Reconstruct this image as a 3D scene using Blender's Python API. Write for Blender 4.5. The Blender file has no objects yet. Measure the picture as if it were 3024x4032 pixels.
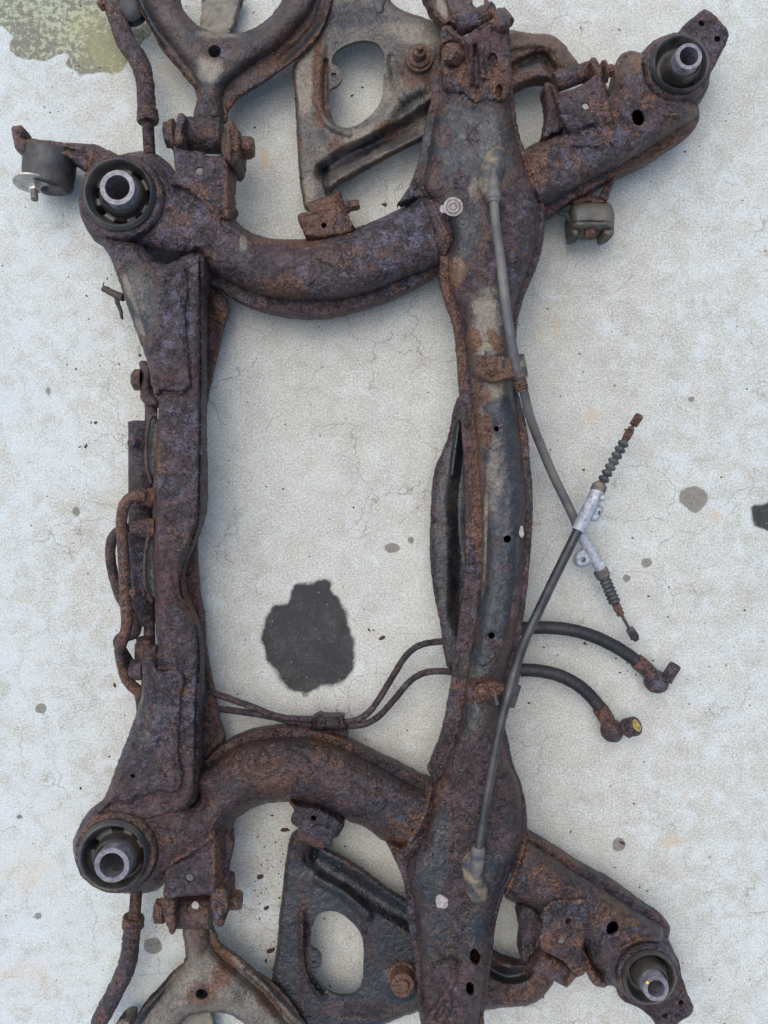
import bpy, math, random
import numpy as np
from mathutils import Vector
from mathutils.geometry import delaunay_2d_cdt

# ------------------------------------------------------------------ camera, world, light
SC = bpy.context.scene
COL = SC.collection
H = 1.10            # camera height above the slab (m), lens looks straight down
FP = 3028.0         # focal length in photo pixels (3024 x 4032)
cd = bpy.data.cameras.new('camera'); cam = bpy.data.objects.new('camera', cd); COL.objects.link(cam)
cam.location = (0, 0, H); cam.rotation_euler = (0, 0, 0)
cd.sensor_fit = 'VERTICAL'; cd.sensor_height = 24.0; cd.lens = 24.0 * FP / 4032.0
cd.clip_start = 0.01; cd.clip_end = 100
SC.camera = cam
SUN_EL, SUN_AZ = math.radians(68), math.radians(150)
w = bpy.data.worlds.new('World'); SC.world = w; w.use_nodes = True
nt = w.node_tree; bg = nt.nodes['Background']; sky = nt.nodes.new('ShaderNodeTexSky')
sky.sky_type = 'NISHITA'; sky.sun_disc = False; sky.sun_elevation = SUN_EL; sky.sun_rotation = SUN_AZ - math.pi
sky.air_density = 1.0; sky.dust_density = 2.5; sky.ozone_density = 0.6
nt.links.new(sky.outputs[0], bg.inputs[0]); bg.inputs[1].default_value = 0.15
sl = bpy.data.lights.new('sun', 'SUN'); sl.energy = 1.5; sl.angle = math.radians(80); sl.color = (1.0, 0.97, 0.92)
sun = bpy.data.objects.new('sun', sl); COL.objects.link(sun)
sd_ = Vector((math.cos(SUN_EL) * math.cos(SUN_AZ), math.cos(SUN_EL) * math.sin(SUN_AZ), math.sin(SUN_EL)))
sun.rotation_euler = sd_.to_track_quat('Z', 'Y').to_euler()
SC.view_settings.view_transform = 'Standard'; SC.view_settings.look = 'None'
SC.view_settings.gamma = 1.0; SC.view_settings.exposure = 0.60
SC.view_settings.use_curve_mapping = False
SC.cycles.max_bounces = 6; SC.cycles.diffuse_bounces = 3; SC.cycles.glossy_bounces = 2; SC.cycles.transmission_bounces = 4

# ------------------------------------------------------------------ helpers
RNG = random.Random(7)
def ZM(z):
    t = np.clip((z - .02) / .08, 0, 1); return z - .034 * t * t * (3 - 2 * t)
def P(x, y, z):
    z = float(ZM(z))
    k = (H - z) / FP
    return ((x - 1512.0) * k, (2016.0 - y) * k, z)
# tracing windows: origin x, origin y, scale
WIN = dict(A=(0, 0, .66305), B=(1000, 0, .60277), C=(1900, 0, .67752), D=(200, 700, .60277), E=(300, 1600, .54264),
           F=(1600, 1000, .4972), G=(1600, 1900, .72333), H=(700, 2400, .84388), I=(200, 2700, .60277), J=(1000, 3000, .60277),
           K=(1800, 3000, .66305), L=(2100, 1550, .47455), Z=(0, 0, 1.82279), M=(1650, 0, .36166), N=(2050, 200, .42194),
           O=(1600, 3400, .3918), V=(400, 0, .5425), Q=(350, 3700, .5425), R=(600, 400, .27125), S=(0, 0, 1.0),
           T=(2300, 2000, .45222), U=(0, 2400, .42194))
def c(k, *pts):
    ox, oy, s = WIN[k]
    return [(ox + p[0] * s, oy + p[1] * s) + tuple(p[2:]) for p in pts]
def c1(k, x, y): return c(k, (x, y))[0]

def _hash(i, j, seed):
    n = (i.astype(np.int64) * 374761393 + j.astype(np.int64) * 668265263 + seed * 1442695041) & 0x7fffffff
    n = ((n ^ (n >> 13)) * 1274126177) & 0x7fffffff
    n = (n ^ (n >> 16)) & 0xffff
    return n / 65535.0
def vnoise(x, y, seed=0):
    xi = np.floor(x); yi = np.floor(y); fx = x - xi; fy = y - yi
    fx = fx * fx * (3 - 2 * fx); fy = fy * fy * (3 - 2 * fy)
    a = _hash(xi, yi, seed); b = _hash(xi + 1, yi, seed); cc = _hash(xi, yi + 1, seed); d = _hash(xi + 1, yi + 1, seed)
    return (a * (1 - fx) + b * fx) * (1 - fy) + (cc * (1 - fx) + d * fx) * fy
def fbm(x, y, seed=0, o=4):
    v = 0; a = .5; t = 0
    for i in range(o):
        v = v + a * vnoise(x, y, seed + i * 17); t += a; x = x * 2.03 + 11.3; y = y * 2.03 + 5.7; a *= .5
    return v / t
def sstep(a, b, x):
    t = np.clip((x - a) / (b - a), 0, 1); return t * t * (3 - 2 * t)

def spline(pts, closed=True, step=6.0):
    """Catmull-Rom through pixel points; a third value 1 marks a corner."""
    n = len(pts); out = []
    P2 = [np.array(p[:2], float) for p in pts]; cor = [len(p) > 2 and p[2] == 1 for p in pts]
    rng = range(n) if closed else range(n - 1)
    for i in rng:
        p1, p2 = P2[i], P2[(i + 1) % n]
        p0 = P2[i - 1] if (closed or i > 0) else p1
        p3 = P2[(i + 2) % n] if (closed or i + 2 < n) else p2
        L = np.linalg.norm(p2 - p1)
        def tan(a, b, cc):   # tangent at b
            la = np.linalg.norm(b - a) + 1e-6; lb = np.linalg.norm(cc - b) + 1e-6
            t = (b - a) / la + (cc - b) / lb
            m = np.linalg.norm(t)
            return t / m * L if m > 1e-6 else t * 0
        m1 = (p2 - p1) if cor[i] else tan(p0, p1, p2)
        m2 = (p2 - p1) if cor[(i + 1) % n] else tan(p1, p2, p3)
        k = max(1, int(round(L / step)))
        for j in range(k):
            t = j / k; t2 = t * t; t3 = t2 * t
            out.append((2*t3-3*t2+1)*p1 + (t3-2*t2+t)*m1 + (-2*t3+3*t2)*p2 + (t3-t2)*m2)
    if not closed: out.append(P2[-1])
    return np.array(out)
def seg_dist(pts, poly, closed=True):
    A = poly; B = np.roll(poly, -1, 0)
    if not closed: A = poly[:-1]; B = poly[1:]
    D = B - A; LL = (D * D).sum(1) + 1e-9
    res = np.empty(len(pts))
    for s in range(0, len(pts), 3000):
        q = pts[s:s+3000]
        v = q[:, None, :] - A[None]
        t = np.clip((v * D[None]).sum(2) / LL, 0, 1)
        dd = v - t[..., None] * D[None]
        res[s:s+3000] = np.sqrt((dd * dd).sum(2).min(1))
    return res
def inside(pts, poly):
    x, y = pts[:, 0], pts[:, 1]; r = np.zeros(len(pts), bool)
    A = poly; B = np.roll(poly, -1, 0)
    for (x1, y1), (x2, y2) in zip(A, B):
        if y1 == y2: continue
        cnd = ((y1 > y) != (y2 > y))
        r ^= cnd & (x < (x2 - x1) * (y - y1) / (y2 - y1) + x1)
    return r
def circle(x, y, rx, ry=None, rot=0, n=14):
    ry = ry or rx; o = []
    for i in range(n):
        a = 2 * math.pi * i / n; u, v = rx * math.cos(a), ry * math.sin(a)
        o.append((x + u * math.cos(rot) - v * math.sin(rot), y + u * math.sin(rot) + v * math.cos(rot)))
    return o

ROOT = {}
def thing(name, label, cat, x, y, group=None):
    o = bpy.data.objects.new(name, None); COL.objects.link(o); o.empty_display_size = .05
    o.location = P(x, y, 0); o['label'] = label; o['category'] = cat
    if group: o['group'] = group
    return o
def root_loc(o):
    while o is not None and o.parent: o = o.parent
    return np.array(o.location) if o is not None else np.zeros(3)
def link(name, me, parent, label=None):
    o = bpy.data.objects.new(name, me); COL.objects.link(o)
    if parent is not None: o.parent = parent
    if label: o['label'] = label
    return o
def tag(o, label, cat, group=None, kind=None):
    o['label'] = label; o['category'] = cat
    if group: o['group'] = group
    if kind: o['kind'] = kind
def mesh_from(name, V, Fc, mat, wear=None, parent=None, smooth=True, angle=50):
    V = np.asarray(V, float) - root_loc(parent)
    me = bpy.data.meshes.new(name)
    me.from_pydata(V.tolist(), [], [tuple(int(i) for i in f) for f in Fc])
    if wear is not None:
        at = me.attributes.new('wear', 'FLOAT_COLOR', 'POINT'); at.data.foreach_set('color', np.asarray(wear, np.float32).ravel())
    me.materials.append(mat)
    if smooth:
        me.polygons.foreach_set('use_smooth', [True] * len(me.polygons))
        if angle: me.set_sharp_from_angle(angle=math.radians(angle))
    me.update()
    return me
# wear: paint (left-over paint), dust (tan grime), orange (fresh rust), wet (soaked)
def wear_arr(x, y, d, wr, seed):
    wr = wr or {}
    n = len(x); out = np.zeros((n, 4))
    for i, k in enumerate(('paint', 'dust', 'orange', 'wet')):
        out[:, i] = wr.get(k, 0.0)
    if d is not None and 'edge' in wr:      # bare rusty edges: width in px
        e = wr['edge']; m = sstep(.4 * e, e, d + (fbm(x / 25, y / 25, seed + 3) - .5) * e * 1.2)
        out[:, 0] *= m; out[:, 1] *= .3 + .7 * m
    for b in wr.get('blobs', ()):           # (channel, value, x, y, rx, ry, rot)
        ch, val, bx, by, rx, ry = b[:6]; rot = b[6] if len(b) > 6 else 0
        dx, dy = x - bx, y - by
        u = (dx * math.cos(rot) + dy * math.sin(rot)) / rx; v = (-dx * math.sin(rot) + dy * math.cos(rot)) / ry
        r = np.sqrt(u * u + v * v) + (fbm(x / 30, y / 30, seed + 9) - .5) * .5
        m = 1 - sstep(.45, 1.3, r); i = 'pdow'.index(ch)
        out[:, i] = out[:, i] * (1 - m) + val * m
    return np.clip(out, 0, 1)

def sheet(name, outline, parent, mat, z=.1, h=.004, w=10, hb=.004, wb=20, rim=.004, holes=(), blind=(), feats=(),
          wear=None, step=6.5, jit=1.3, amp=.0010, flake=.0020, seed=None, shell=None, label=None, raw=False, nsc=1.0, sinkto=None):
    """pressed-steel piece: outline traced in photo pixels at its own height; zf = edge level, profile rises inwards, closed underneath"""
    seed = seed if seed is not None else RNG.randint(0, 9999)
    loops = [outline if raw else spline(outline, True, step)]
    nb = [len(loops[0])]
    for hl in list(holes) + list(blind):
        loops.append(spline(hl, True, min(step, 5)))
    jl = []
    for i, L in enumerate(loops):
        L = L.copy()
        if jit:
            j = jit if i == 0 else jit * .5
            L[:, 0] += (fbm(L[:, 0] / 14, L[:, 1] / 14, seed + 1, 3) - .5) * 5 * j
            L[:, 1] += (fbm(L[:, 0] / 14, L[:, 1] / 14, seed + 2, 3) - .5) * 5 * j
        jl.append(L)
    loops = jl; out = loops[0]; outc = out[::2]
    lo, hi = out.min(0), out.max(0)
    gx, gy = np.meshgrid(np.arange(lo[0], hi[0], step), np.arange(lo[1], hi[1], step * .87))
    gx = gx + (np.arange(gx.shape[0]) % 2)[:, None] * step * .5
    g = np.stack([gx.ravel(), gy.ravel()], 1)
    rs = np.random.RandomState(seed); g += (rs.rand(*g.shape) - .5) * step * .35
    g = g[inside(g, out)]
    dmin = seg_dist(g, outc)
    keep = dmin > step * .55
    for L in loops[1:]: keep &= seg_dist(g, L) > step * .5
    g = g[keep]
    pts = np.concatenate(loops + [g]); edges = []; o = 0
    for L in loops:
        n = len(L); edges += [(o + i, o + (i + 1) % n) for i in range(n)]; o += n
    faces = [list(range(len(out)))]
    vo, eo, fo, ov, oe, of = delaunay_2d_cdt([Vector((p[0], p[1])) for p in pts], edges, faces, 1, 1e-3)
    q = np.array([(v.x, v.y) for v in vo]); T = np.array([tuple(f) for f in fo if len(f) == 3])
    # consistent winding
    a, b, cc = q[T[:, 0]], q[T[:, 1]], q[T[:, 2]]
    ar = (b[:, 0]-a[:, 0])*(cc[:, 1]-a[:, 1]) - (b[:, 1]-a[:, 1])*(cc[:, 0]-a[:, 0])
    T[ar > 0] = T[ar > 0][:, [0, 2, 1]]           # image y is down -> world CCW
    cen = (a + b + cc) / 3
    ok = inside(cen, out) & (np.abs(ar) > 1e-4)
    through = np.zeros(len(T), bool); bl = np.zeros(len(T), bool)
    nh = len(holes)
    for i, L in enumerate(loops[1:]):
        m = inside(cen, L)
        if i < nh: through |= m
        else: bl |= m
    Tt = T[ok & ~through & ~bl]; Tb = T[ok & ~through]
    x, y = q[:, 0], q[:, 1]
    d = seg_dist(q, outc)
    z0 = np.full(len(x), float(ZM(z)))
    rnd = lambda t: np.sqrt(np.clip(1 - (1 - np.clip(t, 0, 1)) ** 2, 0, 1))
    zt = z0 + h * rnd(d / w)
    for f in feats:
        if f[0] == 'bead':
            pl = spline(f[1], False, 14); dd = seg_dist(q, pl, False); t = np.clip(dd / f[2], 0, 1); zt = zt + f[3] * (1 - t * t) ** 2
        elif f[0] in ('zone', 'soft'):
            pl = spline(f[1], True, 18); ins = inside(q, pl); dd = seg_dist(q, pl)
            t = np.where(ins, dd, 0) / f[3]
            zt = zt + f[2] * (rnd(t) if f[0] == 'zone' else sstep(0, 1, t))
        elif f[0] == 'dome':
            r = np.hypot(x - f[1], y - f[2]) / f[3]; zt = zt + f[4] * np.clip(1 - r * r, 0, 1)
        elif f[0] == 'fn': zt = zt + f[1](x, y, d)
    rz = 0
    if amp:
        rz = (fbm(x / 34 * nsc, y / 34 * nsc, seed + 5, 2) - .5) * 1.1 * amp + (vnoise(x / 8.5, y / 8.5, seed + 15) - .5) * 1.0 * amp
        fl = fbm(x / 30 * nsc, y / 30 * nsc, seed + 6, 4)
        rz = rz + flake * (sstep(.55, .58, fl)) * .55 - flake * .55 * sstep(.60, .63, fbm(x / 22, y / 15, seed + 8, 4))
    W = wear_arr(x, y, d, wear, seed)
    if amp: rz = rz * (1 - .75 * np.clip(W[:, 0] - .2, 0, 1))
    zt = zt + rz
    if shell is not None: zb = zt - shell
    else: zb = np.minimum(z0 - rim - hb * rnd(d / wb), zt - .001)
    if sinkto is not None: zb = np.minimum(zb, sinkto)
    k = (H - zt) / FP
    X = (x - 1512) * k; Y = (2016 - y) * k
    n = len(q)
    V = np.concatenate([np.stack([X, Y, zt], 1), np.stack([X, Y, zb], 1)])
    F = Tt.tolist() + (Tb[:, ::-1] + n).tolist()
    # walls: boundary edges of the through-cut triangulation, and lips for blind holes
    def bedges(TT):
        e = np.concatenate([TT[:, [0, 1]], TT[:, [1, 2]], TT[:, [2, 0]]])
        s = set(map(tuple, e.tolist()))
        return [(i, j) for (i, j) in s if (j, i) not in s]
    be = bedges(Tb)
    F += [(i, i + n, j + n, j) for (i, j) in be]
    W2 = np.concatenate([W, W])
    if len(blind):
        bb = [e for e in bedges(Tt) if e not in set(be)]
        mp = {}; ex = []
        for (i, j) in bb:
            for t in (i, j):
                if t not in mp: mp[t] = 2 * n + len(ex); ex.append((X[t], Y[t], zt[t] - .004))
            F.append((i, mp[i], mp[j], j))
        if ex:
            V = np.concatenate([V, np.array(ex)]); W2 = np.concatenate([W2, np.zeros((len(ex), 4))])
    used = np.unique(np.array([i for f in F for i in f])); re = -np.ones(len(V), int); re[used] = np.arange(len(used))
    F = [[re[i] for i in f] for f in F]
    me = mesh_from(name, V[used], F, mat, W2[used], parent, True, 62)
    return link(name, me, parent, label)

def frames(C):
    n = len(C); T = np.gradient(C, axis=0); T /= np.linalg.norm(T, axis=1)[:, None] + 1e-12
    up = np.array([0, 0, 1.]) if abs(T[0, 2]) < .9 else np.array([0, 1., 0])
    N = np.zeros_like(C); v = np.cross(up, T[0]); v /= np.linalg.norm(v); N[0] = v
    for i in range(1, n):
        v = N[i-1] - T[i] * np.dot(N[i-1], T[i]); N[i] = v / np.linalg.norm(v)
    return T, N, np.cross(T, N)
def sweep(name, C, R, parent, mat, seg=16, wear=None, caps=True, smooth=True, amp=0.0, angle=50, squash=1.0, label=None, bore=None, rot=0.0):
    """closed tube along world points C with radius R (m) per point; bore = (radius, depth) opens the far end"""
    C = np.asarray(C, float); R = np.asarray(R, float); n = len(C); T, N, B = frames(C)
    a = np.arange(seg) * 2 * np.pi / seg + rot
    V = C[:, None, :] + R[:, None, None] * (np.cos(a)[None, :, None] * N[:, None, :] + np.sin(a)[None, :, None] * B[:, None, :] * squash)
    if amp:
        s = RNG.randint(0, 999)
        u = np.broadcast_to(np.arange(n)[:, None] * .9, (n, seg)); v = np.broadcast_to(np.arange(seg)[None] * .8, (n, seg))
        dv = V - C[:, None, :]; L = np.linalg.norm(dv, axis=2, keepdims=True) + 1e-9
        V = V + dv / L * ((fbm(u, v, s, 2) - .5) * 2 * amp)[..., None]
    V = V.reshape(-1, 3); F = []
    for i in range(n - 1):
        for j in range(seg):
            k = (j + 1) % seg; F.append((i*seg+j, i*seg+k, (i+1)*seg+k, (i+1)*seg+j))
    V = list(V)
    if caps:
        V.append(C[0]); i0 = len(V) - 1
        for j in range(seg): F.append((i0, (j+1) % seg, j))
        b = (n-1) * seg
        if bore:
            rb, dp = bore; r0 = len(V)
            for j in range(seg): V.append(C[-1] + rb * (math.cos(a[j]) * N[-1] + math.sin(a[j]) * B[-1]))
            for j in range(seg): V.append(C[-1] - T[-1] * dp + rb * (math.cos(a[j]) * N[-1] + math.sin(a[j]) * B[-1]))
            V.append(C[-1] - T[-1] * dp); ce = len(V) - 1
            for j in range(seg):
                k = (j+1) % seg
                F.append((b+j, b+k, r0+k, r0+j)); F.append((r0+j, r0+k, r0+seg+k, r0+seg+j)); F.append((r0+seg+j, r0+seg+k, ce))
        else:
            V.append(C[-1]); i1 = len(V) - 1
            for j in range(seg): F.append((i1, b+j, b+(j+1) % seg))
    V = np.array(V)
    px = 1512 + V[:, 0] * FP / (H - V[:, 2]); py = 2016 - V[:, 1] * FP / (H - V[:, 2])
    W = wear_arr(px, py, None, wear, 5)
    me = mesh_from(name, V, F, mat, W, parent, smooth, angle)
    return link(name, me, parent, label)
def tube(name, pts, r, parent, mat, seg=16, step=7, rf=None, **kw):
    """pts (x, y, z) in photo pixels + height; r in photo pixels at that height (number or list)"""
    ps = np.array([p[:3] for p in pts], float); n = len(ps)
    xy = []; t = []
    zs = []; rs = []
    r = [r] * n if np.isscalar(r) else list(r)
    for i in range(n - 1):
        L = np.linalg.norm(ps[i+1][:2] - ps[i][:2]); k = max(1, int(L / step))
        p0 = ps[max(i-1, 0)]; p1 = ps[i]; p2 = ps[i+1]; p3 = ps[min(i+2, n-1)]
        l = lambda a, b: np.linalg.norm(b - a) + 1e-6
        def tg(a, b, d_):
            v = (b - a) / l(a, b) + (d_ - b) / l(b, d_); m = np.linalg.norm(v); return v / m * l(p1, p2) if m > 1e-6 else v
        m1 = tg(p0, p1, p2) if i > 0 else p2 - p1
        m2 = tg(p1, p2, p3) if i + 2 < n else p2 - p1
        for j in range(k):
            s = j / k; s2 = s*s; s3 = s2*s
            xy.append((2*s3-3*s2+1)*p1 + (s3-2*s2+s)*m1 + (-2*s3+3*s2)*p2 + (s3-s2)*m2); rs.append(r[i]*(1-s)+r[i+1]*s)
    xy.append(ps[-1]); rs.append(r[-1])
    C = np.array([P(*p) for p in xy]); R = np.array(rs) * (H - C[:, 2]) / FP
    if rf is not None:
        L = np.concatenate([[0], np.cumsum(np.linalg.norm(np.diff(np.array(xy)[:, :2], axis=0), axis=1))]); R = R * rf(L)
    return sweep(name, C, R, parent, mat, seg, **kw)
def spin(name, p0, p1, prof, parent, mat, seg=20, **kw):
    """turned piece between two (x, y, z) points; prof = [(t, radius px)]"""
    a, b = np.array(P(*p0)), np.array(P(*p1)); C = []; R = []
    for t, r in prof:
        q = a + (b - a) * t; C.append(q); R.append(r * (H - q[2]) / FP)
    C = np.array(C); dirv = (b - a) / np.linalg.norm(b - a)
    for i in range(1, len(C)):                  # keep ring order strictly increasing for the frames
        if np.dot(C[i] - C[i-1], dirv) < 1e-6: C[i] = C[i-1] + dirv * 1e-5
    return sweep(name, C, R, parent, mat, seg, **kw)
def upright(name, x, y, z0, z1, prof, parent, mat, seg=20, **kw):
    """turned piece standing upright; x, y is where its top shows in the photo"""
    X, Y, _ = P(x, y, z1); k0 = H - float(ZM(z0))
    p0 = (1512 + X * FP / k0, 2016 - Y * FP / k0, z0)
    return spin(name, p0, (x, y, z1), prof, parent, mat, seg, **kw)
def hexbolt(name, p0, p1, r, parent, mat, washer=None, stud=None, wear=None):
    o = spin(name, p0, p1, [(0, r*.96), (.08, r), (.8, r), (1, r*.8)], parent, mat, 6, smooth=True, angle=25, wear=wear)
    if washer: spin('washer', p0, tuple(np.array(p0) + (np.array(p1) - np.array(p0)) * .22), [(0, washer), (1, washer)], o, mat, 24, wear=wear, amp=.0004)
    if stud:
        p2 = tuple(np.array(p0) + (np.array(p1) - np.array(p0)) * stud[0]); spin('stud', p0, p2, [(0, stud[1]), (.9, stud[1]), (1, stud[1]*.8)], o, mat, 14, wear=wear)
    return o

# ------------------------------------------------------------------ materials
def new_mat(name):
    m = bpy.data.materials.new(name); m.use_nodes = True; t = m.node_tree
    return m, t, t.nodes['Principled BSDF']
class NB:
    def __init__(s, t): s.t = t; s.tc = t.nodes.new('ShaderNodeTexCoord').outputs['Object']
    def n(s, typ, **kw):
        nd = s.t.nodes.new(typ)
        for k, v in kw.items(): setattr(nd, k, v)
        return nd
    def lk(s, a, b): s.t.links.new(a, b)
    def put(s, sock, v):
        if hasattr(v, 'is_output') or hasattr(v, 'links'): s.lk(v, sock)
        else: sock.default_value = v
    def noise(s, scale, detail=6, rough=.6, dist=0, off=0, vec=None):
        nd = s.n('ShaderNodeTexNoise'); nd.inputs['Scale'].default_value = scale; nd.inputs['Detail'].default_value = detail
        nd.inputs['Roughness'].default_value = rough; nd.inputs['Distortion'].default_value = dist
        v = vec or s.tc
        if off:
            mp = s.n('ShaderNodeVectorMath', operation='ADD'); s.lk(v, mp.inputs[0]); mp.inputs[1].default_value = (off, off*.7, off*1.3); v = mp.outputs[0]
        s.lk(v, nd.inputs['Vector']); return nd.outputs['Fac']
    def vor(s, scale, feature='DISTANCE_TO_EDGE', vec=None, out='Distance'):
        nd = s.n('ShaderNodeTexVoronoi', feature=feature); nd.inputs['Scale'].default_value = scale
        s.lk(vec or s.tc, nd.inputs['Vector']); return nd.outputs[out]
    def mr(s, v, a, b, lo=0., hi=1., smooth=True):
        nd = s.n('ShaderNodeMapRange'); nd.interpolation_type = 'SMOOTHSTEP' if smooth else 'LINEAR'
        s.put(nd.inputs[0], v); nd.inputs[1].default_value = a; nd.inputs[2].default_value = b; nd.inputs[3].default_value = lo; nd.inputs[4].default_value = hi
        return nd.outputs[0]
    def m(s, op, a, b=0.0, cl=False):
        nd = s.n('ShaderNodeMath', operation=op); nd.use_clamp = cl; s.put(nd.inputs[0], a); s.put(nd.inputs[1], b); return nd.outputs[0]
    def mix(s, f, a, b, mode='MIX'):
        nd = s.n('ShaderNodeMix', data_type='RGBA', blend_type=mode); s.put(nd.inputs[0], f)
        for i, v in ((6, a), (7, b)):
            if isinstance(v, tuple): nd.inputs[i].default_value = v + (1,) if len(v) == 3 else v
            else: s.lk(v, nd.inputs[i])
        return nd.outputs[2]
    def ramp(s, f, stops):
        nd = s.n('ShaderNodeValToRGB'); e = nd.color_ramp.elements
        while len(e) < len(stops): e.new(.5)
        for el, (p, col) in zip(e, stops): el.position = p; el.color = col + (1,)
        s.lk(f, nd.inputs[0]); return nd.outputs[0]
    def bump(s, hgt, strength, dist, normal=None):
        nd = s.n('ShaderNodeBump'); nd.inputs['Strength'].default_value = strength; nd.inputs['Distance'].default_value = dist
        s.lk(hgt, nd.inputs['Height'])
        if normal: s.lk(normal, nd.inputs['Normal'])
        return nd.outputs[0]
def sr(*v): return tuple((x/255/12.92 if x <= 10 else ((x/255+.055)/1.055)**2.4) for x in v)

def rust_material(name):
    m, t, b = new_mat(name); N = NB(t)
    at = N.n('ShaderNodeAttribute', attribute_name='wear'); sp = N.n('ShaderNodeSeparateColor'); N.lk(at.outputs['Color'], sp.inputs[0])
    paint, dust, orange, wet = sp.outputs[0], sp.outputs[1], sp.outputs[2], at.outputs['Alpha']
    sub = lambda v, k=.5: N.m('SUBTRACT', v, k); mul = lambda a_, b_: N.m('MULTIPLY', a_, b_); add = lambda a_, b_: N.m('ADD', a_, b_)
    n1 = N.noise(30, 5, .64, .3); n2 = N.noise(150, 3, .66, .2, 3.1); n3 = N.noise(420, 2, .7, 0, 7.7); n4 = N.noise(20, 5, .68, .4, 12.)
    rnd_ = N.n('ShaderNodeObjectInfo').outputs['Random']; edge_ = N.mr(N.n('ShaderNodeNewGeometry').outputs['Pointiness'], .53, .62)
    orange = add(add(orange, mul(sub(rnd_), .16)), mul(edge_, .30))
    n5 = N.noise(85, 4, .66, .4, 21.); n7 = N.noise(9, 3, .6, .3, 91.)
    mixn = add(add(add(mul(n1, .40), mul(n2, .24)), mul(n3, .14)), mul(n7, .22))
    base = N.ramp(mixn, [(.37, sr(12, 9, 9)), (.44, sr(30, 22, 22)), (.50, sr(49, 36, 36)), (.56, sr(70, 54, 55)), (.64, sr(108, 91, 91))])
    lil_sheen = N.mr(add(add(n5, mul(sub(n3), .5)), mul(sub(n7), -.6)), .50, .70)
    base = N.mix(mul(mul(lil_sheen, .60), N.m('SUBTRACT', 1.0, mul(wet, .8))), base, sr(98, 95, 113))  # lilac sky reflection painted into the rust colour, in random patches
    om = N.mr(add(add(n4, add(mul(sub(n2), .35), mul(sub(n3), .2))), mul(sub(orange, .25), .62)), .53, .70)
    oc = N.ramp(add(mul(n3, .6), mul(n2, .4)), [(.34, sr(42, 26, 20)), (.5, sr(88, 57, 39)), (.66, sr(136, 98, 66))])
    base = N.mix(mul(om, .80), base, oc)
    red = N.mr(add(n7, add(mul(sub(n5), .8), mul(sub(n3), .4))), .55, .74)
    base = N.mix(mul(red, .5), base, sr(72, 37, 33))
    # scale seams: thin broken lines round lifted flakes
    ca = N.noise(44, 4, .62, .7, 44.); cl_ = N.mr(N.m('ABSOLUTE', sub(ca)), .0, .026, 1, 0)
    cr = mul(cl_, N.mr(n4, .46, .58))
    base = N.mix(mul(cr, .85), base, sr(12, 8, 8))
    pit = N.mr(N.noise(260, 2, .65, 0, 55.), .42, .30)
    base = N.mix(mul(pit, .75), base, sr(13, 9, 10))
    # left-over paint with frayed margins
    pn = add(add(mul(n5, .42), mul(n2, .30)), mul(n3, .28))
    pv = add(paint, mul(sub(pn), 2.3))
    pm = N.mr(pv, .36, .66); marg = mul(N.mr(pv, .2, .42), N.mr(pv, .8, .5))
    base = N.mix(mul(marg, .5), base, sr(82, 58, 42))
    pcol = N.ramp(add(mul(n1, .7), mul(n3, .3)), [(.34, sr(13, 17, 21)), (.5, sr(26, 31, 36)), (.66, sr(50, 55, 58))])
    pst = N.mr(add(n4, mul(sub(n3), .4)), .50, .70)
    pcol = N.mix(mul(pst, .40), pcol, sr(84, 70, 54))
    dn = add(add(dust, mul(sub(N.noise(24, 5, .68, .4, 77.)), 1.2)), mul(sub(n3), .5))
    dm = N.mr(dn, .22, .98)
    dcol = N.ramp(add(mul(n3, .5), mul(n2, .5)), [(.34, sr(90, 82, 68)), (.62, sr(138, 128, 112))])
    pcol = N.mix(mul(dm, .85), pcol, dcol)
    ps = N.mr(add(n5, mul(sub(n3), .6)), .58, .72)
    pcol = N.mix(mul(ps, .55), pcol, sr(74, 52, 42))
    col = N.mix(mul(pm, .94), base, pcol)
    col = N.mix(mul(mul(dm, .30), N.m('SUBTRACT', 1.0, pm)), col, sr(126, 100, 74))
    dk = N.n('ShaderNodeHueSaturation'); N.lk(col, dk.inputs['Color']); dk.inputs['Value'].default_value = .56; dk.inputs['Saturation'].default_value = 1.12
    col = N.mix(wet, col, dk.outputs[0])
    N.lk(col, b.inputs['Base Color'])
    ro = add(N.mr(n2, .3, .7, .36, .66), mul(pm, -.08)); ro = N.m('SUBTRACT', ro, mul(wet, .24))
    N.lk(ro, b.inputs['Roughness']); b.inputs['Specular IOR Level'].default_value = .5
    hh = add(mul(n2, 1.0), mul(n3, .7)); hh = N.m('SUBTRACT', hh, mul(cl_, .22))
    inv = mul(sub(hh, .85), N.m('SUBTRACT', 1.0, mul(paint, .75)))
    N.lk(N.bump(inv, 1.0, .0036), b.inputs['Normal'])
    return m
RUST = rust_material('rusty_steel')

def simple(name, c0, c1_, rough=.6, scale=90, metal=0, spots=None, bump=.0004, dust=None, dscale=30, r2=None):
    m, t, b = new_mat(name); N = NB(t)
    n = N.noise(scale, 6, .6); col = N.ramp(n, [(.32, c0), (.68, c1_)])
    if dust: col = N.mix(N.m('MULTIPLY', N.mr(N.noise(dscale, 6, .6, .4, 9.), .42, .62), dust[1]), col, dust[0])
    if spots: col = N.mix(N.m('MULTIPLY', N.mr(N.noise(260, 4, .6, 0, 5.), .56, .66), spots[1]), col, spots[0])
    N.lk(col, b.inputs['Base Color']); b.inputs['Metallic'].default_value = metal
    N.lk(N.mr(N.noise(scale * 2, 4, .6, 0, 3.), .3, .7, rough - .1, rough + .12), b.inputs['Roughness'])
    N.lk(N.bump(N.noise(scale * 6, 4, .6), .8, bump), b.inputs['Normal'])
    return m
RUBBER = simple('black_rubber', sr(22, 23, 26), sr(44, 46, 49), .5, 60, dust=(sr(78, 72, 60), .5))
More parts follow.
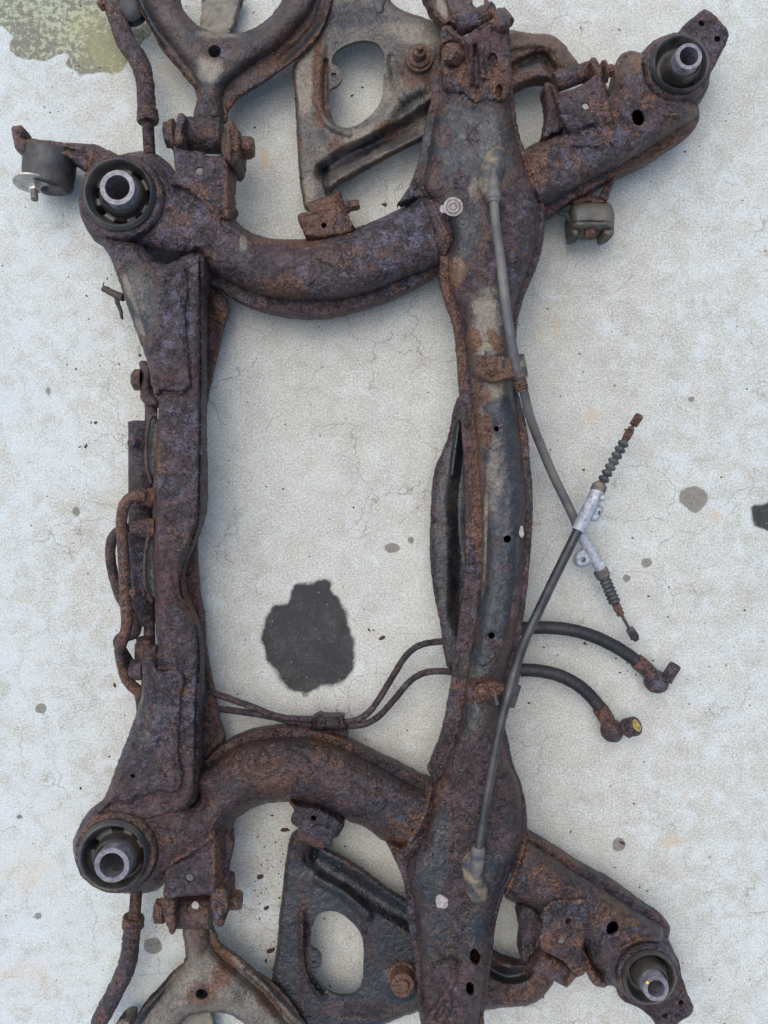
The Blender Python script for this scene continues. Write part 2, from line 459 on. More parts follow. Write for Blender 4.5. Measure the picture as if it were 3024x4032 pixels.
BUSHRUB = simple('bush_rubber', sr(18, 20, 22), sr(44, 46, 48), .45, 45, dust=(sr(80, 74, 62), .4), dscale=34, spots=(sr(70, 50, 40), .4))
BUSHDISH = simple('dusty_bush_dish', sr(26, 26, 26), sr(50, 48, 45), .5, 50, dust=(sr(76, 66, 53), .45), dscale=40, spots=(sr(30, 26, 24), .6))
RUBDUSTY = simple('dusty_rubber', sr(50, 50, 50), sr(84, 82, 78), .7, 70, dust=(sr(140, 126, 98), .6), dscale=40)
BLOCK = simple('grey_mount_block', sr(52, 51, 47), sr(84, 82, 76), .6, 50, dust=(sr(98, 87, 71), .5), dscale=40)
GROMMET = simple('tan_dusted_rubber', sr(34, 36, 39), sr(62, 61, 58), .6, 25, dust=(sr(122, 107, 82), .85), dscale=45)
SHEATH = simple('grey_cable_sheath', sr(56, 58, 60), sr(84, 84, 83), .6, 45, dust=(sr(108, 101, 92), .55), dscale=25)
SHEATHD = simple('dark_cable_sheath', sr(22, 23, 26), sr(42, 43, 45), .45, 40, dust=(sr(72, 68, 63), .5), dscale=25)
HOSE = simple('black_hose', sr(12, 12, 14), sr(26, 26, 28), .5, 70, dust=(sr(50, 42, 37), .4))
BELLOW = simple('grey_bellows_rubber', sr(36, 39, 41), sr(62, 64, 64), .6, 70, dust=(sr(106, 102, 92), .4))
ALU = simple('oxidised_aluminium', sr(128, 131, 137), sr(172, 175, 182), .5, 120, .25, spots=(sr(92, 92, 96), .6), bump=.0008)
SLEEVE = simple('worn_steel_sleeve', sr(78, 77, 82), sr(130, 129, 136), .42, 120, .25, spots=(sr(92, 62, 48), .8), bump=.0005)
ZINC = simple('zinc_plated_steel', sr(150, 150, 146), sr(190, 188, 180), .4, 130, .5, spots=(sr(120, 96, 76), .6))
BRASS = simple('yellow_zinc_insert', sr(150, 130, 70), sr(196, 178, 116), .35, 150, .6)
WIRE = simple('frayed_green_wire', sr(30, 40, 38), sr(66, 80, 76), .8, 300, bump=.001)
FADED = simple('faded_olive_panel', sr(84, 82, 76), sr(118, 112, 100), .7, 40, dust=(sr(134, 124, 106), .5))
PAINTW = simple('chalk_white_blotch', sr(112, 106, 102), sr(156, 150, 144), .8, 200)
LICH = simple('dull_lichen_ring', sr(86, 74, 70), sr(112, 98, 92), .8, 200)
YELLOW = simple('yellow_paint_dab', sr(190, 160, 30), sr(220, 190, 50), .5, 200)
STONE = simple('grey_pebble', sr(92, 98, 104), sr(140, 144, 148), .8, 200, bump=.001)
FLAKE = simple('loose_rust_flake', sr(40, 28, 26), sr(84, 58, 48), .8, 120, bump=.001)
m, t, b = new_mat('water_drop'); b.inputs['Base Color'].default_value = (.85, .9, .95, 1); b.inputs['Roughness'].default_value = .03
b.inputs['Transmission Weight'].default_value = 1.0; b.inputs['IOR'].default_value = 1.33
WATER = m

# ------------------------------------------------------------------ the slab
def make_slab():
    nx, ny = 300, 390
    xs = np.linspace(-.62, .62, nx); ys = np.linspace(-.82, .82, ny)
    gx, gy = np.meshgrid(xs, ys); X = gx.ravel(); Y = gy.ravel()
    px = 1512 + X * FP / H; py = 2016 - Y * FP / H; q = np.stack([px, py], 1)
    wob = (fbm(px / 45, py / 45, 4, 4) - .5)
    def ramp_poly(poly, soft, wb):
        pl = spline(poly, True, 12); d = seg_dist(q, pl); s = np.where(inside(q, pl), d, -d); return np.clip(.5 + (s + wob * wb) / soft, 0, 1)
    oil = ramp_poly(c('Z', (642,1262),(672,1258),(705,1254),(718,1280),(745,1312),(752,1350),(766,1400),(756,1455),(725,1478),(690,1484),(655,1497),(612,1476),(590,1440),(572,1410),(572,1352),(592,1312),(620,1300),(630,1275)), 60, 26)
    oil = np.maximum(oil, ramp_poly(c('Z', (1626,1095),(1640,1090),(1680,1085),(1690,1140),(1650,1142),(1630,1125)), 50, 30))
    wetp = ramp_poly(c('A', (-60,-60),(900,-60),(900,200),(840,250),(770,350),(720,430),(620,440),(560,430),(490,450),(430,410),(390,370),(400,330),(330,340),(220,350),(120,330),(70,290),(70,200),(0,180),(-60,170)), 60, 40)
    sp = np.zeros(len(X))
    for (x, y, rx, ry, v) in [(1495,1076,26,27,.95),(845,1183,16,11,.75),(888,1167,10,10,.6),(1397,1216,10,9,.9),(1353,1250,9,8,.8),(1335,1825,14,16,.8),(330,2045,22,18,.75),
                              (88,1530,11,11,.8),(82,1978,9,8,.6),(105,845,9,12,.45),(1493,862,8,7,.7),(165,1105,10,12,.5),(230,945,10,6,.35),(660,1500,9,7,.6),(1640,1120,10,40,.4)]:
        r = np.hypot((px / 1.82279 - x) / rx, (py / 1.82279 - y) / ry) + wob * .7; sp = np.maximum(sp, v * np.clip(1.5 - r, 0, 1))
    tan = np.zeros(len(X))
    for (x, y, rx, ry, v) in [(572,350,12,28,.9),(1278,898,14,16,.8),(1312,948,8,8,.7),(1545,1112,12,16,.8),(1452,1818,20,16,.8),(380,160,40,30,.5),(520,1010,60,40,.25),(1360,1100,6,6,.6),(1480,1720,9,9,.8),
                              (1190,760,60,140,.3),(1240,420,90,60,.2),(700,900,130,160,.18),(60,1880,90,70,.35),(70,2110,110,40,.35),(160,1770,90,60,.3),(1205,700,8,16,.8),(700,700,200,80,.22)]:
        r = np.hypot((px / 1.82279 - x) / rx, (py / 1.82279 - y) / ry) + wob * 1.1; tan = np.maximum(tan, v * np.clip(1.4 - r, 0, 1))
    V = np.stack([X, Y, np.zeros(len(X))], 1).tolist()
    F = []
    for j in range(ny - 1):
        r = j * nx
        F += [(r+i, r+i+1, r+nx+i+1, r+nx+i) for i in range(nx - 1)]
    # the slab goes on beyond the frame
    n0 = len(V); B = 6.0
    V += [(-B, -B, 0), (B, -B, 0), (B, B, 0), (-B, B, 0)]
    k0, k1, k2, k3 = 0, nx-1, nx*ny-1, nx*(ny-1)
    F += [tuple([n0, n0+1] + list(range(nx-1, -1, -1))), tuple([n0+1, n0+2] + [nx-1+nx*j for j in range(ny-1, -1, -1)]),
          tuple([n0+2, n0+3] + list(range(k3, k2+1))), tuple([n0+3, n0] + [nx*j for j in range(ny)])]
    Wr = np.concatenate([np.stack([oil, wetp, sp, tan], 1), np.zeros((4, 4))])
    m, t, b = new_mat('concrete'); N = NB(t)
    at = N.n('ShaderNodeAttribute', attribute_name='wear'); s3 = N.n('ShaderNodeSeparateColor'); N.lk(at.outputs['Color'], s3.inputs[0])
    oil_, wet_, sp_, tan_ = s3.outputs[0], s3.outputs[1], s3.outputs[2], at.outputs['Alpha']
    big = N.noise(4.2, 6, .6, .3); mid = N.noise(30, 6, .72, .3, 4.); fine = N.noise(190, 5, .7, 0, 8.); grit = N.noise(620, 3, .7, 0, 2.)
    pale_fac = N.n('ShaderNodeAttribute', attribute_name='pale_light').outputs['Fac']
    sand = N.noise(330, 3, .75, 0, 61.)
    col = N.ramp(N.m('ADD', N.m('MULTIPLY', big, .4), N.m('MULTIPLY', mid, .6)), [(.38, sr(161, 160, 150)), (.5, sr(175, 175, 166)), (.62, sr(184, 186, 178))])
    col = N.mix(N.m('MULTIPLY', N.mr(sand, .58, .36), .52), col, sr(128, 124, 113))
    wh = N.mr(N.m('ADD', N.m('ADD', N.noise(36, 7, .72, .6, 15.), N.m('MULTIPLY', N.m('SUBTRACT', sand, .5), .45)), N.m('MULTIPLY', N.m('SUBTRACT', pale_fac, .35), .20)), .44, .70)
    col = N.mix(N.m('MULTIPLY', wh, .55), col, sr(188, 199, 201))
    col = N.mix(N.m('MULTIPLY', N.mr(grit, .44, .30), .7), col, sr(104, 94, 82))
    col = N.mix(N.m('MULTIPLY', N.mr(N.noise(460, 2, .6, 0, 19.), .56, .66), .6), col, sr(218, 219, 212))
    # hairline crazing
    nv = N.n('ShaderNodeTexNoise'); nv.inputs['Scale'].default_value = 22; nv.inputs['Detail'].default_value = 6; N.lk(N.tc, nv.inputs['Vector'])
    sc_ = N.n('ShaderNodeVectorMath', operation='SCALE'); N.lk(nv.outputs['Color'], sc_.inputs[0]); sc_.inputs['Scale'].default_value = .06
    ad = N.n('ShaderNodeVectorMath', operation='ADD'); N.lk(N.tc, ad.inputs[0]); N.lk(sc_.outputs[0], ad.inputs[1])
    cz = N.m('MULTIPLY', N.mr(N.vor(11, vec=ad.outputs[0]), 0, .011, 1, 0), N.mr(N.noise(5, 3, .5, 0, 23.), .47, .58))
    col = N.mix(N.m('MULTIPLY', cz, .65), col, sr(116, 110, 100))
    # drifted tan and rust marks, olive spots
    tm = N.mr(N.m('MULTIPLY', tan_, N.mr(mid, .35, .65, .4, 1.5)), .08, .8)
    col = N.mix(N.m('MULTIPLY', tm, .5), col, sr(178, 154, 120))
    sm = N.mr(N.m('ADD', sp_, N.m('MULTIPLY', N.m('SUBTRACT', fine, .5), .35)), .30, .44)
    col = N.mix(N.m('MULTIPLY', sm, .8), col, N.ramp(fine, [(.35, sr(80, 76, 66)), (.65, sr(114, 108, 94))]))
    # puddled patch
    wm = N.m('MULTIPLY', N.mr(N.m('ADD', wet_, N.m('MULTIPLY', N.m('SUBTRACT', mid, .5), .6)), .42, .58), .92)
    spk = N.mr(N.m('ADD', N.noise(120, 6, .72, .2, 31.), N.m('MULTIPLY', N.m('SUBTRACT', N.noise(9, 3, .5, 0, 37.), .5), .35)), .49, .60)
    wc = N.mix(spk, N.ramp(fine, [(.35, sr(70, 70, 54)), (.65, sr(96, 95, 74))]), sr(140, 146, 118))
    yl = N.mr(N.noise(7, 3, .5, 0, 41.), .48, .66); wc = N.mix(N.m('MULTIPLY', yl, .32), wc, sr(150, 146, 74))
    czw = N.m('MULTIPLY', N.mr(N.vor(13, vec=ad.outputs[0]), 0, .035, 1, 0), N.mr(N.noise(6, 3, .5, 0, 29.), .40, .5))
    wc = N.mix(N.m('MULTIPLY', czw, .6), wc, sr(72, 74, 66))
    col = N.mix(wm, col, wc)
    # oil blot
    o1 = N.m('ADD', oil_, N.m('MULTIPLY', N.m('SUBTRACT', N.noise(70, 6, .65, 0, 51.), .5), .55))
    om = N.mr(o1, .36, .62)
    oc = N.ramp(N.m('ADD', N.m('MULTIPLY', fine, .4), N.m('MULTIPLY', mid, .6)), [(.38, sr(11, 12, 14)), (.5, sr(23, 25, 27)), (.64, sr(54, 55, 55))])
    oc = N.mix(N.m('MULTIPLY', N.mr(N.noise(240, 3, .6, 0, 57.), .67, .72), .7), oc, sr(186, 184, 178))
    col = N.mix(N.m('MULTIPLY', N.mr(o1, .22, .46), .30), col, sr(120, 116, 106))
    col = N.mix(N.m('MULTIPLY', om, .95), col, oc)
    N.lk(col, b.inputs['Base Color'])
    ro = N.m('SUBTRACT', .88, N.m('MULTIPLY', wm, .42)); ro = N.m('SUBTRACT', ro, N.m('MULTIPLY', om, .2)); N.lk(ro, b.inputs['Roughness'])
    b.inputs['Specular IOR Level'].default_value = .35
    hh = N.m('ADD', N.m('MULTIPLY', fine, .5), N.m('MULTIPLY', grit, .5)); hh = N.m('MULTIPLY', hh, N.m('SUBTRACT', 1.0, N.m('MULTIPLY', wm, .7)))
    N.lk(N.bump(hh, .8, .0016), b.inputs['Normal'])
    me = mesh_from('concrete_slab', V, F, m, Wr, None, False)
    zx, zy = px / 1.82279, py / 1.82279      # brighter bluish light at left painted as paler concrete; also paler right and below
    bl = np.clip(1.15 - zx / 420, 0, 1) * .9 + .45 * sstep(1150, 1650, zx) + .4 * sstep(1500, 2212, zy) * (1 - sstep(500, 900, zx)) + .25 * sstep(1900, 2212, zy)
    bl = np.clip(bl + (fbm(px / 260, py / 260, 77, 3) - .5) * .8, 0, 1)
    at = me.attributes.new('pale_light', 'FLOAT', 'POINT'); at.data.foreach_set('value', np.concatenate([bl, np.full(4, .4)]).astype(np.float32))
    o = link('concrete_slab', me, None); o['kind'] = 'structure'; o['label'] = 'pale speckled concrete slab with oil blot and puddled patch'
make_slab()

# ------------------------------------------------------------------ subframe
SUB = thing('rear_subframe', 'heavy rusty steel car subframe with four rubber-bushed corners, filling the picture', 'subframe', 1300, 2000)
WR_RUST = dict(paint=.05, dust=.1, orange=.25)
WR_WET = dict(paint=.08, dust=0, orange=.30, wet=.55)

# --- curved side rails, near end
rail_up = c('Z', (430,408),(497,432),(507,470),(530,495),(570,512),(620,517),(680,514),(740,500),(800,480),(860,452),(905,425),(960,395),(1010,480),(1000,570),(958,578),(930,600),(890,622),(840,645),(780,665),(720,680),(670,685),(620,681),(570,671),(530,657),(497,641),(470,622),(443,606),(435,560),(380,562),(310,545),(250,520),(200,480),(180,420),(200,370),(260,335),(330,330),(372,362),(390,392))
body_up = c('Z', (430,412),(494,436),(504,472),(528,498),(570,515),(620,520),(680,517),(740,503),(800,483),(860,455),(960,400),(1010,480),(1000,540),(950,570),(880,598),(800,630),(720,648),(658,648),(610,648),(560,637),(520,620),(480,600),(443,578),(435,555),(380,557),(310,540),(250,515),(205,480),(185,420),(200,375),(260,340),(330,335),(372,367),(390,396))
sheet('side_rail', rail_up, SUB, RUST, z=.082, h=.006, w=12, hb=.045, wb=120, rim=.006,
      feats=[('fn', lambda x, y, d: -.034 * (1 - sstep(149, 169, np.hypot(x - 480, y - 778)))), ('zone', body_up, .047, 95), ('bead', c('R', (300,1180),(480,1200),(640,1330),(800,1480),(960,1600)), 16, .004),
             ('bead', c('D', (930,470),(965,445),(1000,490)), 30, .006), ('bead', c('Z', (905,425),(925,470),(940,530),(950,575)), 14, .004)],
      wear=dict(paint=.12, dust=.12, orange=.27, blobs=[('p', .75, *c1('D', 1250, 470), 28, 70, 0), ('d', .8, *c1('D', 1255, 420), 20, 40, 0), ('o', .75, *c1('R', 1120, 1450), 60, 70, .4), ('o', .6, *c1('D', 1500, 420), 170, 25, .05), ('o', .5, *c1('D', 1550, 700), 130, 60, 0)]), seed=11)
rail_dn = c('H', (60,790),(140,690),(220,622),(280,590),(380,560),(500,548),(620,560),(720,585),(830,630),(950,690),(1060,740),(1150,790),(1250,850),(1250,1000),(1060,1120),(960,1080),(880,1020),(780,980),(690,935),(580,905),(500,898),(420,905),(340,930),(290,965),(252,1010),(242,1080)) + \
    c('I', (1168,960),(1165,1150),(1060,1180),(800,1230),(700,1330),(560,1360),(400,1340),(250,1280),(160,1150),(150,1000),(220,880),(320,820),(500,780),(700,720),(960,740))
body_dn = c('H', (60,800),(150,730),(210,680),(270,640),(360,610),(460,598),(560,598),(660,610),(780,655),(900,715),(1010,775),(1110,830),(1250,880),(1250,1000),(1060,1115),(960,1075),(880,1015),(780,975),(690,930),(580,900),(500,893),(420,900),(335,925),(285,960),(248,1008),(238,1080)) + \
    c('I', (1160,960),(1158,1150),(1060,1175),(800,1225),(700,1320),(560,1350),(400,1335),(250,1270),(165,1150),(155,1000),(225,885),(325,825),(500,785),(700,725),(960,745))
sheet('side_rail', rail_dn, SUB, RUST, z=.080, h=.006, w=12, hb=.045, wb=120, rim=.006,
      feats=[('fn', lambda x, y, d: -.034 * (1 - sstep(144, 164, np.hypot(x - 460, y - 3352)))), ('zone', body_dn, .047, 95), ('bead', c('I', (760,1180),(860,1110),(980,1040),(1080,960)), 14, .004), ('bead', c('H', (1170,800),(1165,900),(1130,1000),(1080,1100)), 14, .004),
             ('bead', c('I', (700,830),(820,830),(880,800)), 16, .005)],
      wear=dict(paint=.10, dust=.0, orange=.27, wet=.55, blobs=[('p', .7, *c1('I', 1215, 620), 14, 40, 0), ('p', .7, *c1('H', 855, 790), 30, 18, .5), ('p', .65, *c1('H', 770, 860), 30, 14, .2), ('o', .8, *c1('H', 450, 720), 40, 25, 0), ('o', .42, *c1('H', 420, 780), 180, 60, .1)]), seed=23)
# --- side rails, far end
arm_tr = c('N', (-40,1000),(20,930),(220,820),(400,740),(800,440),(845,370),(860,240),(885,130),(930,40),(1000,5),(1080,8),(1150,30)) + c('C', (1010,260),(1145,250),(1280,400),(1240,585),(1262,640),(1255,710),(1220,765),(1100,850),(950,945),(800,1015),(650,1095),(500,1175),(360,1258),(250,1150))
body_tr = c('N', (-40,1000),(20,935),(220,825),(400,745),(800,445),(850,400),(870,300),(930,140),(1000,60)) + c('C', (1010,280),(1145,270),(1270,400),(1232,590),(1250,640),(1235,690),(1150,740),(1000,840),(900,905),(790,965),(640,1040),(480,1130),(350,1195),(250,1150))
sheet('side_rail', arm_tr, SUB, RUST, z=.088, h=.006, w=12, hb=.045, wb=110, rim=.006, blind=[circle(*c1('C', 905, 682), 25, 33, -.15)],
      feats=[('fn', lambda x, y, d: -.034 * (1 - sstep(120, 136, np.hypot(x - 2662, y - 268)))), ('zone', body_tr, .045, 80), ('bead', c('N', (430,790),(480,860),(620,870),(800,870),(900,830)), 14, .0035), ('bead', c('N', (1180,480),(1300,560),(1500,590),(1640,520)), 20, .006),
             ('soft', c('N', (830,450),(1000,330),(1250,520),(1600,600),(1640,680),(1200,900),(1000,980),(1020,760),(900,640)), .008, 40)],
      wear=dict(paint=.06, dust=.1, orange=.27, blobs=[('o', .95, *c1('N', 1250, 950), 200, 30, -.55), ('o', .6, *c1('N', 60, 1050), 30, 90, -.3), ('d', .7, *c1('N', 980, 160), 70, 70, 0), ('o', .5, *c1('N', 1100, 100), 40, 50, 0)]), seed=31)
arm_br = c('K', (330,600),(400,440),(480,460),(600,530),(680,580),(740,620),(850,680),(960,740),(1080,830),(1180,900),(1250,950),(1268,985),(1252,1050),(1238,1085),(1300,1180),(1138,1268),(990,1400),(960,1370),(920,1330),(840,1335),(800,1310),(760,1200),(745,1110),(600,980),(490,910),(380,850),(285,800))
body_br = c('K', (330,600),(400,470),(470,505),(580,570),(690,650),(760,690),(870,755),(1000,840),(1150,935),(1225,985),(1230,1040),(1225,1085),(1290,1180),(1138,1258),(990,1380),(960,1360),(900,1290),(820,1230),(770,1180),(755,1105),(600,975),(490,905),(380,845),(290,800))
sheet('side_rail', arm_br, SUB, RUST, z=.086, h=.006, w=12, hb=.045, wb=110, rim=.006, blind=[circle(*c1('K', 923, 988), 24, 29, .4)],
      feats=[('fn', lambda x, y, d: -.034 * (1 - sstep(109, 124, np.hypot(x - 2546, y - 3826)))), ('zone', body_br, .045, 80), ('bead', c('K', (560,840),(680,830),(780,820)), 12, .003), ('bead', c('K', (970,1110),(1080,1060),(1180,1060),(1240,1090)), 18, .006)],
      wear=dict(paint=.05, dust=.0, orange=.30, wet=.4, blobs=[('o', .95, *c1('K', 1040, 950), 30, 16, 0), ('o', .95, *c1('K', 890, 915), 20, 14, 0), ('o', .9, *c1('K', 980, 880), 18, 26, 0), ('o', .8, *c1('K', 840, 880), 16, 10, 0)]), seed=37)

# --- lower flange seen beside the rear crossmember
sheet('lower_flange', c('D', (960,600),(1000,680),(1090,735),(1165,815),(1125,1000),(1065,1280),(1015,1500),(1003,1659)) + c('E', (936,500),(905,800),(878,1000),(890,1250),(905,1380),(930,1500),(940,1700),(970,1900),(1000,2050)) + c('I', (1090,140),(1110,250),(1140,350),(1060,430),(1000,530),(960,690),(900,600),(900,0)) + c('E', (750,1700),(700,1300),(760,900),(850,500)) + c('D', (900,1200)),
      SUB, RUST, z=.050, h=.006, w=14, hb=.006, wb=20, wear=dict(paint=.05, dust=.1, orange=.42, blobs=[('w', .5, *c1('I', 1050, 250), 60, 400, 0)]), feats=[('soft', c('D', (960,700),(1060,760),(1000,1500),(940,1500)), -.008, 40)], seed=41)
# --- rear crossmember
rear_cm = c('D', (345,395),(400,540),(455,690),(520,880),(590,1080),(640,1230),(665,1370),(690,1425),(705,1480),(695,1600)) + c('E', (572,250),(557,500),(555,900),(553,1200),(570,1400),(575,1600),(582,1790),(520,1815),(515,1900),(500,2030)) + c('I', (600,40),(560,180),(500,350),(430,530),(360,720),(300,850),(450,900),(740,880),(940,760),(965,690),(970,400),(973,200)) + c('E', (905,2150),(905,1750),(890,1640),(830,1480),(775,1330),(775,1200),(800,1100),(880,930),(918,800),(930,700),(930,300)) + c('D', (1000,1659),(1000,1200),(1003,800),(1001,505),(940,490),(730,560),(590,440))
fl_line = c('D', (975,520),(975,900),(975,1300),(972,1659)) + c('E', (895,400),(890,700),(880,830),(830,1000),(780,1130),(755,1230),(760,1350),(800,1450),(850,1560),(880,1680),(885,1900)) + c('I', (948,100),(945,400),(940,680))
RCM = sheet('rear_crossmember', rear_cm, SUB, RUST, z=.123, h=.018, w=45, hb=.05, wb=110, rim=.004,
      feats=[('bead', fl_line, 5, -.007), ('fn', lambda x, y, d: -.004 * (1 - sstep(10, 20, d))), ('bead', c('E', (700,1150),(740,1300),(800,1480),(840,1600)), 30, -.003)],
      wear=dict(paint=.03, dust=.02, orange=.16, blobs=[('o', .6, *c1('E', 830, 1450), 40, 110, -.4), ('o', .5, *c1('E', 610, 470), 22, 12, 0), ('o', .4, *c1('E', 590, 300), 12, 200, 0)]), seed=43, amp=.0011)
# reinforcement plates welded on it
sheet('reinforcement_plate', c('D', (342,400),(450,412),(560,432),(620,520),(740,575),(868,575),(890,640),(880,900),(905,1250),(900,1372),(868,1395),(712,1395),(690,1428),(662,1370),(636,1230),(586,1080),(516,880),(451,690),(396,540)), RCM, RUST, z=.1455, h=.0045, w=12, hb=.003, wb=12, rim=.006,
      feats=[('soft', c('D', (470,540),(600,560),(690,640),(690,1000),(640,1090),(590,950)), -.002, 25), ('bead', c('D', (880,600),(870,900),(890,1200)), 16, -.003), ('fn', lambda x, y, d: -.012 * (1 - sstep(0, 30, d)) * sstep(0, 60, c1('D', 690, 0)[0] - x))],
      wear=dict(paint=.06, dust=.05, orange=.2, blobs=[('p', 1, *c1('D', 580, 790), 75, 185, -.2), ('d', .36, *c1('D', 570, 760), 45, 140, -.18), ('d', .8, *c1('D', 490, 690), 14, 130, -.36), ('d', .8, *c1('D', 585, 990), 16, 60, -.36), ('d', 0, *c1('D', 640, 800), 18, 150, -.1)]), seed=47)
sheet('reinforcement_plate', c('E', (518,1818),(560,1830),(590,1910),(740,1910),(785,1960)) + c('I', (860,20),(845,120),(832,400),(828,685),(690,692),(600,730),(520,795),(420,790),(306,832),(357,720),(427,530),(497,350),(557,180),(597,40)), RCM, RUST, z=.1455, h=.0045, w=12, hb=.003, wb=12, rim=.006,
      blind=[circle(*c1('I', 533, 590), 9)],
      feats=[('soft', c('I', (600,100),(660,100),(660,400),(560,420),(530,380)), -.002, 20), ('fn', lambda x, y, d: -.012 * (1 - sstep(0, 30, d)) * sstep(0, 60, c1('I', 640, 0)[0] - x)), ('bead', c('I', (830,20),(815,300),(820,650)), 12, -.002)],
      wear=dict(paint=.04, dust=.08, orange=.22, wet=.12, blobs=[('p', .95, *c1('I', 600, 340), 36, 36, 0), ('p', .9, *c1('I', 610, 150), 14, 60, 0), ('d', .8, *c1('I', 560, 170), 16, 90, .3), ('d', .6, *c1('I', 640, 250), 20, 80, .1)]), seed=53)

# --- lower pan behind the front crossmember
sheet('lower_pan', c('F', (425,1125),(385,1190),(355,1330),(325,1460),(280,1580),(235,1670),(205,1850),(193,2100)) + c('G', (130,400),(150,600),(190,800),(212,960),(240,1015),(330,900),(350,200)) + c('F', (520,1500),(470,1150)), SUB, RUST, z=.072, h=.004, w=12, hb=.004, wb=20,
      feats=[('soft', c('F', (440,1300),(390,1500),(330,1750),(300,1900)) + c('G', (215,300),(215,500),(235,800),(330,880),(360,200)) + c('F', (520,1500)), -.012, 60), ('bead', c('F', (420,1350),(390,1550),(370,1750)), 20, .008)],
      wear=dict(paint=.95, dust=0, orange=.2, wet=.55, edge=26), seed=59, flake=.0006, amp=.0005)

# --- front crossmember
front_cm = c('M', (262,300),(228,420),(222,600),(200,750),(150,930),(110,1180),(60,1400),(20,1600)) + c('B', (1062,1090),(1005,1230),(935,1335,1),(1110,1290),(1200,1400),(1262,1530)) + c('F', (270,50),(252,170,1),(300,350),(370,550),(400,800),(415,1000),(430,1200),(450,1500),(465,1800),(470,2100)) + c('G', (322,250),(318,500),(290,750),(270,900),(250,1050),(225,1200),(180,1400),(130,1521)) + c('H', (1165,745,1),(1190,830)) + c('J', (1140,150),(1110,300),(1040,500),(980,560),(868,528,1),(930,660),(980,800),(1000,1000),(1030,1180),(1060,1400),(1075,1600),(1085,1690)) + c('S', (1690,4110),(1890,4110)) + c('O', (772,1560),(790,1450),(830,1180),(850,1000),(870,870),(900,600),(930,470),(970,340),(1010,240)) + c('K', (330,740),(390,560),(416,420,1),(412,270),(380,130),(330,0)) + c('G', (555,1400),(540,1330),(560,1100),(600,950),(625,820),(650,650),(675,400),(687,200),(685,0)) + c('F', (985,1700),(965,1450),(935,1280),(890,1100),(870,900),(868,700),(885,520),(930,350),(1000,180),(1060,20)) + c('C', (362,1255),(345,1180),(300,1000),(245,870),(215,780),(190,640),(175,470),(160,330),(148,180)) + c('M', (700,330),(480,400),(350,300))
mid_body = c('M', (300,420),(300,800),(190,1180),(120,1600)) + c('B', (1130,1090),(1110,1240),(1200,1330),(1290,1540)) + c('F', (330,80),(360,300),(440,500),(480,800),(500,1000),(520,1200),(560,1500),(580,1800)) + c('G', (415,250),(410,500),(380,750),(340,1000),(310,1200),(270,1400),(215,1521)) + c('H', (1240,760)) + c('J', (1180,150),(1160,300),(1080,560),(1000,650),(1040,900),(1070,1180),(1105,1500),(1120,1690)) + c('S', (1710,4110),(1870,4110)) + c('O', (740,1500),(800,1100),(840,850),(860,600),(900,400)) + c('K', (290,700),(360,540),(385,400),(370,150),(310,0)) + c('G', (530,1400),(505,1320),(520,1100),(560,950),(590,820),(620,650),(640,400),(650,200),(648,0)) + c('F', (920,1700),(900,1450),(880,1280),(850,1100),(835,900),(830,700),(845,520),(880,350),(950,160),(1000,20)) + c('C', (330,1250),(300,1100),(270,1000),(215,870),(190,780),(165,640),(150,470),(140,330)) + c('M', (900,420),(700,400),(480,450))
fc_blobs = []
def fb(ch, v, k, x, y, rx, ry, rot=0): fc_blobs.append((ch, v, *c1(k, x, y), rx, ry, rot))
fb('p', 1.0, 'B', 1390, 960, 205, 215); fb('p', .75, 'B', 1380, 1500, 90, 160); fb('d', .32, 'B', 1500, 850, 110, 120)      # upper paint
for (x, y, rx, ry) in [(1235,690,24,34),(1235,890,36,52),(1190,1100,26,58),(1350,1190,34,50),(1430,900,30,50)]: fb('p', .0, 'B', x, y, rx, ry)
for (x, y, rx, ry) in [(1235,690,14,22),(1235,820,12,14),(1200,1150,14,20)]: fb('o', .5, 'B', x, y, rx, ry)
fb('d', .7, 'B', 1440, 1250, 30, 60); fb('o', .8, 'M', 900, 900, 50, 75); fb('p', 0, 'M', 880, 940, 62, 80); fb('p', 0, 'M', 560, 700, 130, 150)
fb('p', 1.0, 'F', 640, 600, 80, 190); fb('d', .95, 'F', 630, 560, 75, 150); fb('p', 0, 'F', 540, 680, 34, 55); fb('o', .8, 'F', 545, 680, 34, 55); fb('o', .9, 'F', 700, 700, 30, 60, -.5); fb('p', .1, 'F', 700, 680, 26, 60, -.5)
fb('o', .95, 'F', 400, 130, 40, 60); fb('d', .9, 'F', 400, 130, 40, 60)
fb('p', 1.0, 'F', 740, 1180, 80, 110); fb('d', .9, 'F', 680, 1070, 70, 50); fb('o', .95, 'F', 640, 1130, 34, 30); fb('p', .1, 'F', 640, 1140, 34, 36)
fb('p', 1.0, 'F', 760, 1700, 90, 330); fb('d', .62, 'F', 700, 1750, 45, 190); fb('d', .25, 'F', 860, 1800, 30, 250); fb('p', 0, 'F', 640, 1400, 22, 80); fb('o', .95, 'F', 640, 1400, 22, 80); fb('p', 0, 'F', 730, 1370, 30, 28)
fb('p', 1.0, 'G', 530, 300, 80, 300); fb('p', 1.0, 'G', 480, 700, 80, 170); fb('d', .05, 'G', 540, 450, 60, 260); fb('d', .85, 'G', 425, 300, 12, 260, .05)
fb('p', .85, 'G', 400, 1000, 70, 120); fb('d', .3, 'G', 370, 1000, 35, 100); fb('p', 0, 'G', 480, 900, 30, 50); fb('p', .75, 'G', 360, 1280, 70, 90); fb('p', 0, 'G', 590, 700, 20, 60, .2); fb('p', .1, 'G', 500, 320, 30, 20); fb('p', 0, 'G', 540, 460, 30, 14)
